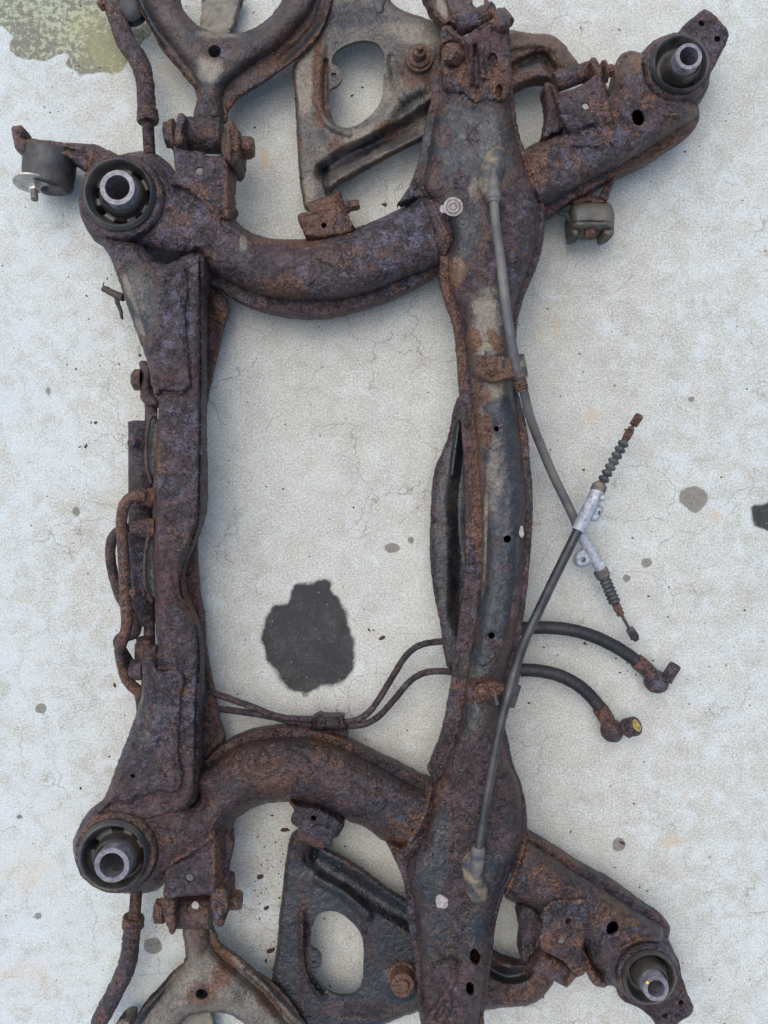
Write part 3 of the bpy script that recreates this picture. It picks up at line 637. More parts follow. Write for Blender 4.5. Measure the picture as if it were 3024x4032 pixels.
fb('p', .85, 'J', 1220, 500, 45, 150); fb('p', .9, 'J', 1180, 800, 80, 120); fb('p', .9, 'J', 1200, 1080, 70, 70); fb('p', .9, 'J', 1460, 1080, 46, 80); fb('p', 0, 'J', 1290, 780, 28, 140, .1); fb('p', .55, 'J', 1200, 1250, 90, 70); fb('p', .8, 'K', 220, 600, 40, 55)
fb('p', 0, 'J', 1120, 960, 26, 30); fb('w', .5, 'J', 1300, 700, 320, 800); fb('o', .55, 'J', 1240, 250, 50, 120); fb('w', .35, 'G', 350, 1200, 230, 300)
fb('o', .85, 'F', 560, 1600, 22, 420, .0); fb('d', .5, 'F', 590, 1700, 14, 420, 0); fb('o', .6, 'F', 380, 600, 25, 300, -.15); fb('d', .8, 'J', 1210, 900, 3, 3)
FCM = sheet('front_crossmember', front_cm, SUB, RUST, z=.122, h=.003, w=8, hb=.05, wb=150, rim=.006,
      blind=[circle(*c1('F', 714, 1385), 11), circle(*c1('G', 550, 308), 15), circle(*c1('G', 464, 833), 13), circle(*c1('O', 690, 940), 20, 32, -.15), circle(*c1('O', 640, 1262), 16, 28, -.12)],
      feats=[('zone', mid_body, .030, 70), ('bead', c('K', (60,60),(180,160),(300,230),(405,300)), 8, .003), ('bead', c('F', (900,230),(960,100),(1040,80)), 10, .003),
             ('bead', c('G', (600,250),(590,500),(560,800)), 12, -.003), ('bead', c('G', (440,100),(440,400),(430,600)), 10, -.003), ('bead', c('O', (250,1020),(380,970),(500,990)), 10, .004), ('bead', c('O', (450,950),(480,1150),(330,1400),(200,1600)), 20, .007),
             ('bead', c('O', (430,1350),(400,1500),(330,1600)), 22, .008), ('dome', *c1('O', 240, 1330), 60, -.008), ('dome', *c1('F', 714, 1385), 36, .002), ('dome', *c1('G', 470, 850), 34, -.004)],
      wear=dict(paint=.10, dust=.06, orange=.26, blobs=fc_blobs), seed=61, step=6)
# small blotches left by lichen / paint
def blotch(k, x, y, r, z, mat=PAINTW, par=None):
    sheet('lichen_blotch', circle(*c1(k, x, y), r, n=12), par or FCM, mat, z=z, h=.0003, w=6, shell=.0008, jit=.6, amp=.0001, flake=.0001, step=4)
for rr, zz, mm in ((38, .1562, PAINTW), (30, .1567, LICH), (24, .1571, PAINTW), (16, .1575, LICH), (10, .1579, PAINTW)): blotch('B', 1302, 1350, rr, zz, mm)
blotch('B', 1240, 1365, 16, .1562); sheet('lichen_blotch', c('J', (1195,880),(1215,868),(1240,875),(1262,890),(1268,920),(1255,955),(1230,958),(1200,948),(1188,915)), FCM, PAINTW, z=.1557, h=.0003, w=6, shell=.0008, jit=1.6, amp=.0001, flake=.0001, step=4); sheet('lichen_blotch', c('G', (618,250),(628,235),(636,255),(640,285),(630,298),(614,280)), FCM, PAINTW, z=.1553, h=.0003, w=5, shell=.0008, jit=.8, amp=.0001, flake=.0001, step=3)

# --- strut bracket at the upper end of the front crossmember
SB = sheet('strut_bracket', c('M', (240,320),(290,275),(350,285),(420,370),(480,395),(620,310),(760,230),(820,190),(805,145),(870,80),(960,130),(992,200),(978,330),(962,370),(985,560),(1000,700),(1008,900),(950,1080),(850,1120),(740,1110),(620,1130),(500,1050),(300,980),(255,700),(232,450)), FCM, RUST, z=.150, h=.010, w=30, hb=.004, wb=20, rim=.02,
      blind=[circle(*c1('M', 800, 650), 20, 28, .15), circle(*c1('M', 868, 985), 15, 27, .1)],
      feats=[('bead', c('M', (600,420),(670,600),(700,850)), 16, .006), ('bead', c('M', (480,450),(520,650),(570,900)), 14, .007), ('bead', c('M', (620,500),(620,800),(640,1000)), 14, -.007), ('bead', c('M', (300,290),(380,380),(460,410)), 14, .006), ('dome', *c1('M', 350, 600), 60, -.012),
             ('bead', c('M', (480,395),(640,300),(820,190)), 12, .006), ('dome', *c1('M', 900, 230), 50, .012)],
      wear=dict(paint=.0, orange=.25, dust=.02, blobs=[('o', .95, *c1('M', 900, 900), 45, 80, 0), ('o', .6, *c1('M', 500, 800), 20, 80, 0), ('p', .8, *c1('M', 950, 150), 30, 30, 0)]), seed=67, amp=.002, flake=.002)
hexbolt('bolt', (*c1('M', 430, 640), .150), (*c1('M', 320, 560), .172), 42, SB, RUST, wear=WR_RUST)
spin('strut_bush', (*c1('M', 420, 300), .135), (*c1('M', 820, 120), .135), [(0, 30), (.03, 36), (.97, 36), (1, 30)], SB, RUST, 20, wear=dict(paint=0, orange=.1), amp=.0012)
hexbolt('bolt', (*c1('M', 900, 150), .13), (*c1('M', 985, 250), .14), 26, SB, RUST, wear=WR_RUST)
tube('rod', [(*c1('M', 730, -80), .12), (*c1('M', 735, 30), .13), (*c1('M', 790, 110), .145), (*c1('M', 840, 190), .15)], 9, SB, RUST, 10, wear=dict(orange=.4), amp=.0005)
spin('strut_bush', (*c1('O', 240, 1640), .12), (*c1('O', 780, 1600), .12), [(0, 26), (.03, 32), (.97, 32), (1, 26)], FCM, RUST, 20, wear=WR_WET, amp=.0012)

# --- clevis brackets at the near corners
def clevis_top():
    b = sheet('clevis_bracket', c('R', (330,640),(400,685),(520,712),(640,715),(740,742),(800,782),(900,792),(970,788),(1012,765),(1060,800),(1110,900),(1215,905),(1208,1200),(1205,1500),(1240,1640),(1100,1720),(900,1659),(700,1480),(450,1250),(280,1200),(330,1020),(318,850)), SUB, RUST, z=.128, h=.006, w=14, hb=.004, wb=20, shell=.0035,
        holes=[circle(*c1('R', 678, 1003), 15.5)], feats=[('bead', c('R', (1060,880),(1070,1200),(1060,1500)), 22, .004), ('fn', lambda x, y, d: -.02 * sstep(c1('R', 1080, 0)[0], c1('R', 1230, 0)[0], x)), ('bead', c('R', (480,1210),(640,1330),(800,1480),(900,1600)), 12, .003)],
        wear=dict(paint=.0, orange=.3, dust=.1, blobs=[('o', .95, *c1('R', 1120, 1400), 25, 110, 0), ('o', .6, *c1('R', 700, 1300), 60, 30, .6)]), seed=71)
    sheet('ear', c('R', (335,640),(322,520),(345,350),(372,185),(420,160),(492,220),(450,400),(425,620),(380,650)), b, RUST, z=.132, h=.006, w=10, hb=.002, wb=10, rim=.05, wear=dict(orange=.4, dust=.1), seed=72, amp=.0014)
    sheet('ear', c('R', (1000,600),(1030,450),(1060,350),(1150,270),(1192,310),(1250,450),(1270,600),(1245,850),(1190,925),(1110,900),(1030,790),(1000,700)), b, RUST, z=.132, h=.007, w=14, hb=.002, wb=10, rim=.045, feats=[('bead', c('R', (1100,400),(1130,600),(1130,850)), 10, .005)], wear=dict(orange=.45, dust=.15), seed=73, amp=.0014)
    hexbolt('bolt', (*c1('R', 1225, 670), .105), (*c1('R', 1475, 675), .105), 46, b, RUST, washer=60, wear=dict(orange=.5))
    spin('nut', (*c1('R', 320, 480), .11), (*c1('R', 185, 490), .11), [(0, 50), (.1, 52), (.9, 50), (1, 40)], b, RUST, 8, wear=dict(orange=.1, paint=.1), amp=.0012, angle=25)
    spin('washer', (*c1('R', 335, 480), .11), (*c1('R', 270, 482), .11), [(0, 58), (1, 56)], b, RUST, 22, wear=dict(orange=.4), amp=.001)
clevis_top()
def clevis_bottom():
    b = sheet('clevis_bracket', c('I', (760,1190),(742,1300),(740,1385),(765,1402),(825,1382),(930,1375),(985,1366),(1035,1372),(1050,1410),(1075,1420),(1150,1330),(1165,1200),(1168,960),(1080,960),(1060,1010),(900,1120)), SUB, RUST, z=.128, h=.006, w=14, hb=.004, wb=20, shell=.0035,
        holes=[circle(*c1('I', 905, 1257), 15.5)], feats=[('bead', c('I', (1062,980),(1062,1150),(1055,1330)), 20, .004), ('fn', lambda x, y, d: -.02 * sstep(c1('I', 1070, 0)[0], c1('I', 1150, 0)[0], x))],
        wear=dict(paint=.0, orange=.2, dust=.05, blobs=[('o', .8, *c1('I', 1090, 1150), 25, 110, 0)]), seed=75)
    sheet('ear', c('I', (742,1380),(770,1392),(803,1402),(812,1500),(818,1590),(795,1625),(768,1590),(738,1500)), b, RUST, z=.130, h=.006, w=10, hb=.002, wb=10, rim=.045, wear=dict(orange=.4), seed=76, amp=.0014)
    sheet('ear', c('I', (1045,1400),(1062,1330),(1150,1330),(1160,1400),(1158,1470),(1135,1490),(1120,1575),(1085,1572),(1060,1500)), b, RUST, z=.130, h=.006, w=12, hb=.002, wb=10, rim=.045, wear=dict(orange=.5), seed=77, amp=.0014)
    hexbolt('bolt', (*c1('I', 1130, 1398), .105), (*c1('I', 1248, 1398), .105), 42, b, RUST, washer=44, wear=dict(orange=.5))
    spin('nut', (*c1('I', 745, 1470), .11), (*c1('I', 684, 1470), .11), [(0, 50), (.1, 50), (.9, 48), (1, 40)], b, RUST, 8, wear=dict(orange=.1), amp=.0012, angle=25)
clevis_bottom()
# --- pivot brackets on the far side rails
b = sheet('pivot_bracket', c('N', (365,415),(500,352),(640,275),(738,200),(765,280),(820,460),(860,620),(900,790),(885,822),(760,835),(640,852),(480,850),(425,745),(345,500)), SUB, RUST, z=.142, h=.006, w=14, hb=.004, wb=20, shell=.0035,
      holes=[circle(*c1('N', 608, 513), 14), circle(*c1('N', 663, 702), 12)], feats=[('bead', c('N', (370,412),(500,348),(640,268),(738,200)), 8, .003), ('fn', lambda x, y, d: -.018 * sstep(c1('N', 0, 600)[1], c1('N', 0, 850)[1], y))],
      wear=dict(paint=.05, orange=.35, dust=.1, blobs=[('o', .7, *c1('N', 690, 780), 40, 35, 0), ('p', .6, *c1('N', 540, 420), 25, 20, 0)]), seed=81)
sheet('bracket_cheek', c('N', (225,300),(290,305),(368,412),(350,520),(395,740),(300,775),(215,812),(225,700),(245,560),(230,430)), b, RUST, z=.118, h=.006, w=12, hb=.003, wb=10, rim=.02, feats=[('bead', c('N', (300,310),(350,480),(390,700)), 20, .010)], wear=dict(orange=.25), seed=82)
sheet('ear', c('N', (640,95),(678,60),(738,125),(780,280),(832,420),(805,412),(742,215),(700,222),(655,140)), b, RUST, z=.140, h=.005, w=8, hb=.002, wb=10, rim=.04, wear=dict(orange=.5, dust=.1), seed=83)
hexbolt('bolt', (*c1('N', 770, 200), .115), (*c1('N', 862, 180), .115), 26, b, RUST, washer=42, wear=dict(orange=.5))
b = sheet('pivot_bracket', c('K', (505,900),(560,832),(660,826),(765,826),(788,900),(772,985),(750,1095),(745,1175),(690,1242),(640,1190),(560,1145),(520,1128),(488,1095),(500,960)), SUB, RUST, z=.140, h=.006, w=14, hb=.004, wb=20, shell=.0035,
      holes=[circle(*c1('K', 621, 1068), 13.5), circle(*c1('K', 660, 948), 13)], feats=[('bead', c('K', (490,1090),(560,1140),(690,1235)), 8, .003)], wear=dict(paint=.0, orange=.3, dust=.1, wet=.2, blobs=[('o', .7, *c1('K', 560, 1060), 50, 40, .5), ('o', .7, *c1('K', 720, 1060), 20, 40, 0)]), seed=84)
sheet('bracket_cheek', c('K', (385,858),(490,915),(505,960),(492,1090),(440,1128),(405,1188),(375,1160),(380,1040)), b, RUST, z=.116, h=.006, w=12, hb=.003, wb=10, rim=.02, feats=[('bead', c('K', (495,930),(490,1060),(430,1150)), 18, .008)], wear=dict(orange=.1, wet=.6), seed=85)
sheet('ear', c('K', (640,1338),(668,1262),(745,1178),(768,1242),(700,1288)), b, RUST, z=.128, h=.005, w=8, hb=.002, wb=10, rim=.03, wear=dict(orange=.6), seed=86)
sheet('side_flange', c('K', (742,1108),(770,1150),(830,1260),(890,1330),(840,1337),(800,1312),(770,1240)), SUB, RUST, z=.118, h=.006, w=8, hb=.002, wb=10, rim=.02, wear=dict(orange=.4, dust=.3, wet=.2), seed=87)

# --- brackets under the side rails that hold the lower arms
b = sheet('pivot_bracket', c('B', (284,1410),(350,1382),(440,1340),(520,1300),(556,1245),(580,1290),(610,1380),(648,1470),(660,1490),(520,1540),(360,1550),(335,1535),(310,1480)), SUB, RUST, z=.108, h=.006, w=12, hb=.004, wb=20, rim=.014, blind=[circle(*c1('B', 457, 1472), 11)], feats=[('bead', c('B', (545,1270),(600,1400),(640,1470)), 12, .005)], wear=dict(orange=.5, dust=.25), seed=91, amp=.0014)
hexbolt('bolt', (*c1('B', 600, 1350), .095), (*c1('B', 690, 1335), .095), 22, b, RUST, washer=26, wear=dict(orange=.5, dust=.2))
b = sheet('pivot_bracket', c('J', (235,262),(290,285),(400,300),(540,365),(590,395),(580,440),(545,490),(520,500),(497,552),(440,520),(390,498),(290,432),(240,385),(262,320)), SUB, RUST, z=.112, h=.006, w=12, hb=.004, wb=20, rim=.014, blind=[circle(*c1('J', 390, 368), 12)], feats=[('bead', c('J', (550,380),(530,440),(490,530)), 12, .004)], wear=dict(orange=.3, wet=.5), seed=92, amp=.0014)

# --- mounting bushes
def bush(cx, cy, R, sx, sy, so, si, zr, zs, plate=None, slots=(), ang=0, wet=0, yellow=False):
    """rusty housing ring > rubber dish with kidney slots, steel sleeve"""
    hz = upright('mounting_bush', cx, cy, zr - .05, zr, [(0, R*1.02), (.5, R*1.0), (.86, R), (.97, R*.975), (1, R*.93), (1.0, R*.88), (.9, R*.862)], SUB, RUST, 56, wear=dict(orange=.3, wet=wet), amp=.0016, caps=False)
    # collar on the rail
    upright('collar', cx + (1512-cx)*.01, cy + (2016-cy)*.01, zr - .045, zr - .02, [(0, R*1.14), (.6, R*1.11), (1, R*.97)], hz, RUST, 48, wear=dict(orange=.25, wet=wet), amp=.0016, caps=False)
    C0 = np.array(P(cx, cy, zr)); CS = np.array(P(sx, sy, zs)); zr, zs = C0[2], CS[2]; k = (H - zr) / FP; ks = (H - zs) / FP
    Ro = R * .865 * k; ro = so * ks * 1.02
    off = (CS - C0)[:2]
    rows = 26; seg = 72; V = []; F = []
    for i in range(rows):
        t = i / (rows - 1)
        for j in range(seg):
            a = 2 * math.pi * j / seg
            po = np.array([math.cos(a), math.sin(a)]) * Ro; pi_ = off + np.array([math.cos(a), math.sin(a)]) * ro * .9
            p = po * (1 - t) + pi_ * t
            z = zr + .002
            lip = math.exp(-((t - .17) / .14) ** 2) * .0075
            z += lip - .007 * float(sstep(.28, .5, np.array(t))) + .008 * float(sstep(.6, 1.0, np.array(t)))
            for (a0, aw, dep) in slots:
                da = (a - a0 + math.pi) % (2 * math.pi) - math.pi
                z -= dep * float(1 - sstep(.7, 1.0, np.array(abs(da) / (aw * .62)))) * math.exp(-((t - .52) / .10) ** 4)
            V.append((C0[0] + p[0], C0[1] + p[1], z))
    for i in range(rows - 1):
        for j in range(seg):
            q = (j + 1) % seg; F.append((i*seg+j, i*seg+q, (i+1)*seg+q, (i+1)*seg+j))
    o0 = len(V); V.append((C0[0], C0[1], zr - .042))            # closed rubber floor below the slots
    for j in range(seg):
        a = 2 * math.pi * j / seg; V.append((C0[0] + math.cos(a) * Ro, C0[1] + math.sin(a) * Ro, zr - .042))
    for j in range(seg): F.append((o0, o0 + 1 + j, o0 + 1 + (j + 1) % seg)); F.append((j, o0 + 1 + j, o0 + 1 + (j + 1) % seg, (j + 1) % seg))
    nl = 9 * seg
    lipF = [f for f in F if max(f) < nl + seg]; dishF = [f for f in F if max(f) >= nl + seg]
    for nm, FF, mm in (('rubber_lip', lipF, BUSHRUB), ('rubber_dish', dishF, BUSHDISH)):
        us = sorted({i for f in FF for i in f}); mp = {v: i for i, v in enumerate(us)}
        me = mesh_from(nm, [V[i] for i in us], [[mp[i] for i in f] for f in FF], mm, None, SUB); link(nm, me, hz)
    zr += .034; zs += .034
    sl_ = upright('sleeve', sx, sy, zr - .05, zs, [(0, so*1.1), (.40, so*1.12), (.62, so*1.10), (.66, so*.99), (.95, so), (1, so*.95)], hz, SLEEVE, 40, bore=(si * ks, .055), wear=dict(orange=.3), amp=.0003)
    # rubber boss hugging the sleeve
    upright('rubber_boss', sx + (1512-sx)*.008, sy + (2016-sy)*.012, zr - .03, zs - .012, [(0, so*1.42), (.5, so*1.30), (.8, so*1.2), (.94, so*1.14), (1, so*1.03)], hz, BUSHDISH, 40, caps=False)
    return hz
pi = math.pi
bush(471, 769, 166, 462, 738, 72, 49, .150, .172, slots=[(-2.55, .28, .03), (-1.65, .34, .03), (-.9, .22, .02), (.95, .35, .02), (-.05, .5, .02), (3.0, .3, .012)])
bush(450, 3362, 161, 440, 3407, 72, 49, .148, .172, slots=[(2.75, .25, .03), (1.55, .38, .03), (.8, .25, .025), (-.1, .5, .02)], wet=.3)
# end plates with two holes, below the far bushes
for outl, hl, sd in ((c('C', (1080,260),(1140,180),(1220,102),(1288,57),(1312,62),(1390,132),(1430,188),(1418,245),(1370,340),(1330,420),(1240,590),(1000,560)), [circle(*c1('C', 1273, 135), 13), circle(*c1('C', 1365, 226), 13)], 101),
                    (c('K', (1020,1100),(1200,1090),(1300,1150),(1335,1270),(1370,1380),(1402,1478),(1320,1548),(1240,1620),(1210,1600),(1150,1520),(1085,1465),(960,1390)), [circle(*c1('K', 1330, 1430), 12), circle(*c1('K', 1236, 1508), 12)], 102)):
    sheet('end_plate', outl, SUB, RUST, z=.098, h=.003, w=6, hb=.002, wb=10, rim=.004, blind=hl, wear=dict(orange=.15, paint=.05, wet=.0 if sd == 101 else .35), seed=sd)
bush(2672, 256, 134, 2713, 221, 54, 37, .138, .172, slots=[(-2.2, .5, .012), (-1.0, .5, .012)])
bb = bush(2554, 3842, 122, 2584, 3893, 52, 34, .136, .172, slots=[(2.0, .6, .014), (.6, .5, .012)], wet=.3)
upright('paint_mark', *c1('K', 1130, 1312), .168, .1728, [(0, 7), (1, 6)], bb, YELLOW, 8)

# --- weld runs along the joints, laid on the metal they join
bpy.context.view_layer.update(); _dg = bpy.context.evaluated_depsgraph_get()
def weld(pts, r=9):
    q = spline(pts, False, 5); o = Vector((0, 0, H)); C = []
    for x, y in q:
        dv = (Vector(P(x, y, 0)) - o).normalized(); hit, loc, *_ = SC.ray_cast(_dg, o + dv * .05, dv)
        if hit and loc.z > .03: C.append(loc)
    if len(C) < 6: return
    C = np.array(C); z = C[:, 2].copy()
    for _ in range(3): z[1:-1] = (z[:-2] + z[1:-1] * 2 + z[2:]) / 4
    C[:, 2] = z - .0005; n = len(C); t = np.arange(n)
    R = (r + 1.6 * np.sin(t * 1.9) + 1.8 * (vnoise(t * .45, t * 0., 3) - .5)) * (H - z) / FP
    R[0] *= .5; R[-1] *= .5
    sweep('weld_bead', C, R, SUB, RUST, 10, wear=dict(orange=.42), amp=.0012)
weld(c('B', (1100,1225),(1165,1320),(1220,1450),(1268,1560)) + c('F', (275,60)))
weld(c('H', (1185,815),(1168,900),(1130,1000),(1075,1100)))
weld(c('C', (245,880),(290,985),(330,1130),(354,1235))); weld(c('K', (408,440),(380,560),(330,700),(292,780)))
weld(c('R', (420,1190),(520,1230),(640,1330),(800,1480),(900,1590))); weld(c('I', (770,1175),(860,1110),(980,1040),(1070,970)))
weld(c('N', (425,790),(480,862),(640,872),(800,856),(890,826)), 7); weld(c('K', (520,880),(570,838),(680,830),(770,830)), 7)
weld(c('D', (700,1402),(800,1402),(880,1398)), 6); weld(c('E', (590,1902),(680,1902),(745,1904)), 6)
# ------------------------------------------------------------------ upper Y-shaped control arms
def y_arm(label, outline, body, hole, trench_pts, tubeends, tr, zt, wear, seed, lip, spot=None):
    cxy = np.mean([p[:2] for p in outline], 0)
    t = thing('upper_control_arm', label, 'control arm', cxy[0], cxy[1], 'upper control arms')
    ft = [('zone', body, .022, 60)] + [('bead', p, 22, -.006) for p in trench_pts] + [('bead', p, 9, .005) for p in lip]
    pl = sheet('arm_plate', outline, t, RUST, z=.088, h=.003, w=8, hb=.003, wb=10, shell=.004, holes=[hole], feats=ft, wear=wear, seed=seed, flake=.0008)
    # closing plate below so that the hole shows a dark inside
    sheet('back_plate', body, t, RUST, z=.056, h=.001, w=8, hb=.001, rim=.002, wear=dict(orange=.3), step=14, seed=seed + 1)
    tb = spin('bush_tube', (*tubeends[0], .098), (*tubeends[1], .098), [(0, tr*.8), (.0, tr*.97), (.04, tr), (.96, tr), (1.0, tr*.97), (1.0, tr*.8)], t, RUST, 28, wear=spot, amp=.0006)
    return t
ol = c('V', (678,862),(692,700),(670,640),(605,560),(550,490),(480,410),(420,330),(360,220),(300,110),(250,0),(225,-70),(565,-70),(572,0),(592,70),(640,130),(700,185),(760,215),(850,238),(940,245),(1020,235),(1120,195),(1200,140),(1270,60),(1310,0),(1340,-70),(1680,-70),(1659,40),(1640,100),(1590,220),(1530,310),(1400,430),(1290,510),(1150,610),(1050,670),(960,740),(920,800),(900,880),(800,900))
bd = c('V', (694,875),(706,700),(690,600),(640,500),(560,400),(480,290),(400,170),(340,50),(310,-70),(567,-70),(574,0),(595,75),(645,136),(705,190),(762,220),(850,243),(940,250),(1022,240),(1124,200),(1205,146),(1275,66),(1315,0),(1342,-70),(1560,-70),(1530,50),(1400,220),(1260,350),(1100,450),(980,540),(900,620),(872,700),(866,880))
y_arm('rusty grey Y-shaped control arm at the upper left, bolted by its stem', ol, bd, circle(*c1('V', 820, 372), 25), [c('V', (260,-40),(320,100),(400,230),(470,320)), c('V', (1610,-20),(1560,150),(1450,300),(1300,430))],
      (c1('R', 455, 490), c1('R', 1012, 500)), 66, .11,
      dict(paint=.50, dust=.28, orange=.30, edge=16, blobs=[('d', .9, *c1('V', 780, 500), 55, 60, 0), ('p', .9, *c1('V', 780, 520), 60, 70, 0), ('p', .1, *c1('V', 820, 320), 60, 70, 0), ('p', .05, *c1('V', 770, 740), 40, 70, 0), ('d', .75, *c1('V', 850, 245), 120, 18, 0), ('p', .9, *c1('V', 900, 240), 160, 25, 0),
               ('p', .0, *c1('V', 1350, 330), 190, 55, -.7), ('o', .6, *c1('V', 1350, 330), 190, 50, -.7), ('p', .95, *c1('V', 350, 130), 15, 130, -.5), ('d', 0, *c1('V', 350, 130), 15, 130, -.5), ('p', .95, *c1('V', 1480, 290), 14, 140, .75), ('d', 0, *c1('V', 1480, 290), 14, 140, .75), ('d', .0, *c1('V', 560, 230), 60, 60, 0)]),
      111, [c('V', (250,0),(330,160),(430,330),(560,490),(670,630)), c('V', (1655,40),(1590,220),(1450,385),(1290,510))], dict(orange=.15, paint=.15, blobs=[('p', .95, *c1('R', 650, 560), 30, 25, 0), ('d', .0, *c1('R', 650, 560), 30, 25, 0), ('o', 1, *c1('R', 850, 520), 28, 45, .2), ('d', 1, *c1('R', 820, 500), 20, 30, 0)]))
ol = c('Q', (697,-120),(699,80),(690,160),(600,240),(500,360),(420,440),(340,560),(300,612),(260,690),(600,700),(655,620),(720,562),(830,535),(920,530),(1020,545),(1100,590),(1130,615),(1185,700),(1640,700),(1570,612),(1480,480),(1330,310),(1220,240),(1080,120),(960,40),(925,-30),(880,-120),(790,-140))
bd = c('Q', (703,-110),(706,80),(700,170),(630,260),(540,380),(470,470),(400,570),(350,690),(602,695),(657,615),(722,557),(832,530),(920,525),(1022,540),(1105,585),(1135,610),(1188,695),(1500,700),(1420,600),(1300,450),(1180,330),(1060,230),(960,150),(890,60),(868,-20),(862,-110))
y_arm('tan-dusted Y-shaped control arm at the lower left, hanging by its stem', ol, bd, circle(*c1('Q', 817, 398), 25, 22), [c('Q', (300,660),(400,500),(500,400),(600,280)), c('Q', (1560,690),(1420,500),(1280,340),(1150,230))],
      (c1('I', 812, 1475), c1('I', 1052, 1478)), 62, .11,
      dict(paint=.74, dust=.66, orange=.35, edge=12, blobs=[('p', .1, *c1('Q', 817, 390), 60, 50, 0), ('p', .1, *c1('Q', 800, 0), 40, 80, 0), ('p', .15, *c1('Q', 960, 270), 45, 50, 0), ('o', .8, *c1('Q', 960, 270), 60, 60, 0), ('p', .95, *c1('Q', 440, 490), 16, 120, .65), ('d', 0, *c1('Q', 440, 490), 14, 120, .65),
               ('p', .95, *c1('Q', 1400, 440), 16, 150, -.75), ('d', 0.1, *c1('Q', 1400, 430), 14, 150, -.75), ('p', .1, *c1('Q', 1300, 450), 30, 90, -.7), ('o', .9, *c1('Q', 1300, 450), 40, 110, -.7), ('p', .0, *c1('Q', 980, 120), 30, 90, -.6), ('o', .7, *c1('Q', 980, 120), 60, 90, -.6)]),
      113, [c('Q', (300,612),(420,440),(600,240),(690,150)), c('Q', (1570,612),(1480,480),(1330,310),(1220,240),(1080,120))], dict(orange=.25, paint=.25, wet=.2))
sheet('lichen_blotch', circle(*c1('I', 943, 1437), 15, n=9), bpy.data.objects['upper_control_arm.001'], PAINTW, z=.1635, h=.0005, w=5, shell=.001, jit=1.5, amp=.0002, flake=.0003, step=4)

# ------------------------------------------------------------------ lower plate control arms
LA = thing('lower_control_arm', 'grey-painted plate arm with large oval opening, upper centre behind the crossmember', 'control arm', 1300, 400, 'lower control arms')
hole1 = c('B', (508,410),(530,345),(600,295),(700,265),(800,282),(842,335),(852,420),(842,560),(835,640),(790,720),(740,770),(680,812),(600,834),(540,812),(512,770),(498,700),(496,585),(545,555),(575,510),(565,455),(530,425))
tabh = circle(*c1('B', 520, 492), 12)
sheet('arm_plate', c('B', (480,-70),(890,-70),(892,0),(960,60),(1100,110),(1238,172),(1330,600),(1200,860),(1090,915),(1000,955),(800,1065),(620,1165),(540,1210),(505,1265),(520,1340),(420,1380),(345,1370),(310,1250),(295,1150),(285,1000),(275,800),(265,600),(258,420),(300,360),(380,270),(430,190),(470,60)), LA, RUST, z=.058, h=.010, w=26, hb=.003, wb=20, shell=.006, holes=[hole1, tabh],
      feats=[('bead', c('B', (470,1120),(600,1030),(800,940),(1000,840),(1180,720)), 52, -.020), ('bead', c('B', (700,900),(850,780),(960,640),(1100,560)), 45, .008), ('bead', c('B', (450,300),(420,500),(430,700),(500,820),(620,870)), 24, .006), ('bead', c('B', (470,1090),(465,1180),(490,1270)), 16, -.012),
             ('bead', c('B', (470,400),(468,600),(480,740),(540,820)), 16, -.008), ('dome', *c1('B', 1085, 330), 75, .006), ('bead', c('B', (900,380),(930,560),(1010,700)), 26, -.004)],
      wear=dict(paint=.72, dust=.50, orange=.35, edge=12, blobs=[('p', .1, *c1('B', 430, 560), 30, 190, 0), ('o', .6, *c1('B', 430, 560), 35, 190, 0), ('p', .1, *c1('B', 1060, 450), 80, 75, 0), ('p', .15, *c1('B', 890, 850), 55, 40, 0), ('p', .25, *c1('B', 540, 950), 45, 40, 0), ('d', 1, *c1('B', 330, 560), 35, 150, 0), ('d', .85, *c1('B', 700, 880), 130, 30, -.5), ('d', .9, *c1('B', 1050, 240), 110, 40, .4), ('d', .9, *c1('B', 360, 1250), 30, 70, 0), ('d', .1, *c1('B', 750, 960), 230, 26, -.5), ('d', .1, *c1('B', 620, 100), 130, 60, 0), ('d', .7, *c1('B', 900, 640), 50, 110, .6), ('o', .6, *c1('B', 600, 1060), 60, 20, -.5)]), seed=121, flake=.0008)
stud = upright('bolt', *c1('B', 1085, 300), .076, .120, [(0, 54), (.30, 54), (.31, 44), (.42, 44), (.43, 27), (.75, 25), (.76, 13), (1, 12)], LA, RUST, 26, wear=dict(orange=.5, dust=.7), amp=.0005)
sheet('arm_leg', c('C', (100,198),(300,194),(400,205),(470,250),(520,320),(560,385),(520,430),(430,480),(390,466),(330,461),(270,474),(185,522),(100,560)), LA, RUST, z=.070, h=.012, w=24, hb=.01, wb=30, rim=.006, feats=[('bead', c('C', (140,420),(250,360),(350,330),(400,400)), 28, -.016), ('bead', c('C', (150,270),(330,250),(430,290),(480,380)), 30, .006)],
      wear=dict(paint=.4, dust=.55, orange=.55, blobs=[('p', .9, *c1('C', 290, 370), 70, 25, -.3), ('d', .4, *c1('C', 290, 370), 70, 25, -.3)]), seed=122)
spin('bush_tube', (*c1('N', 315, 300), .118), (*c1('N', 705, 165), .118), [(0, 28), (0, 35), (.03, 36), (.97, 36), (1, 35), (1, 28)], LA, RUST, 24, wear=dict(orange=.35, dust=.2), amp=.0008)
spin('bush_tube', (*c1('B', 370, 1400), .078), (*c1('B', 580, 1330), .078), [(0, 40), (0, 45), (1, 45), (1, 40)], LA, RUST, 20, wear=dict(orange=.4, dust=.4))

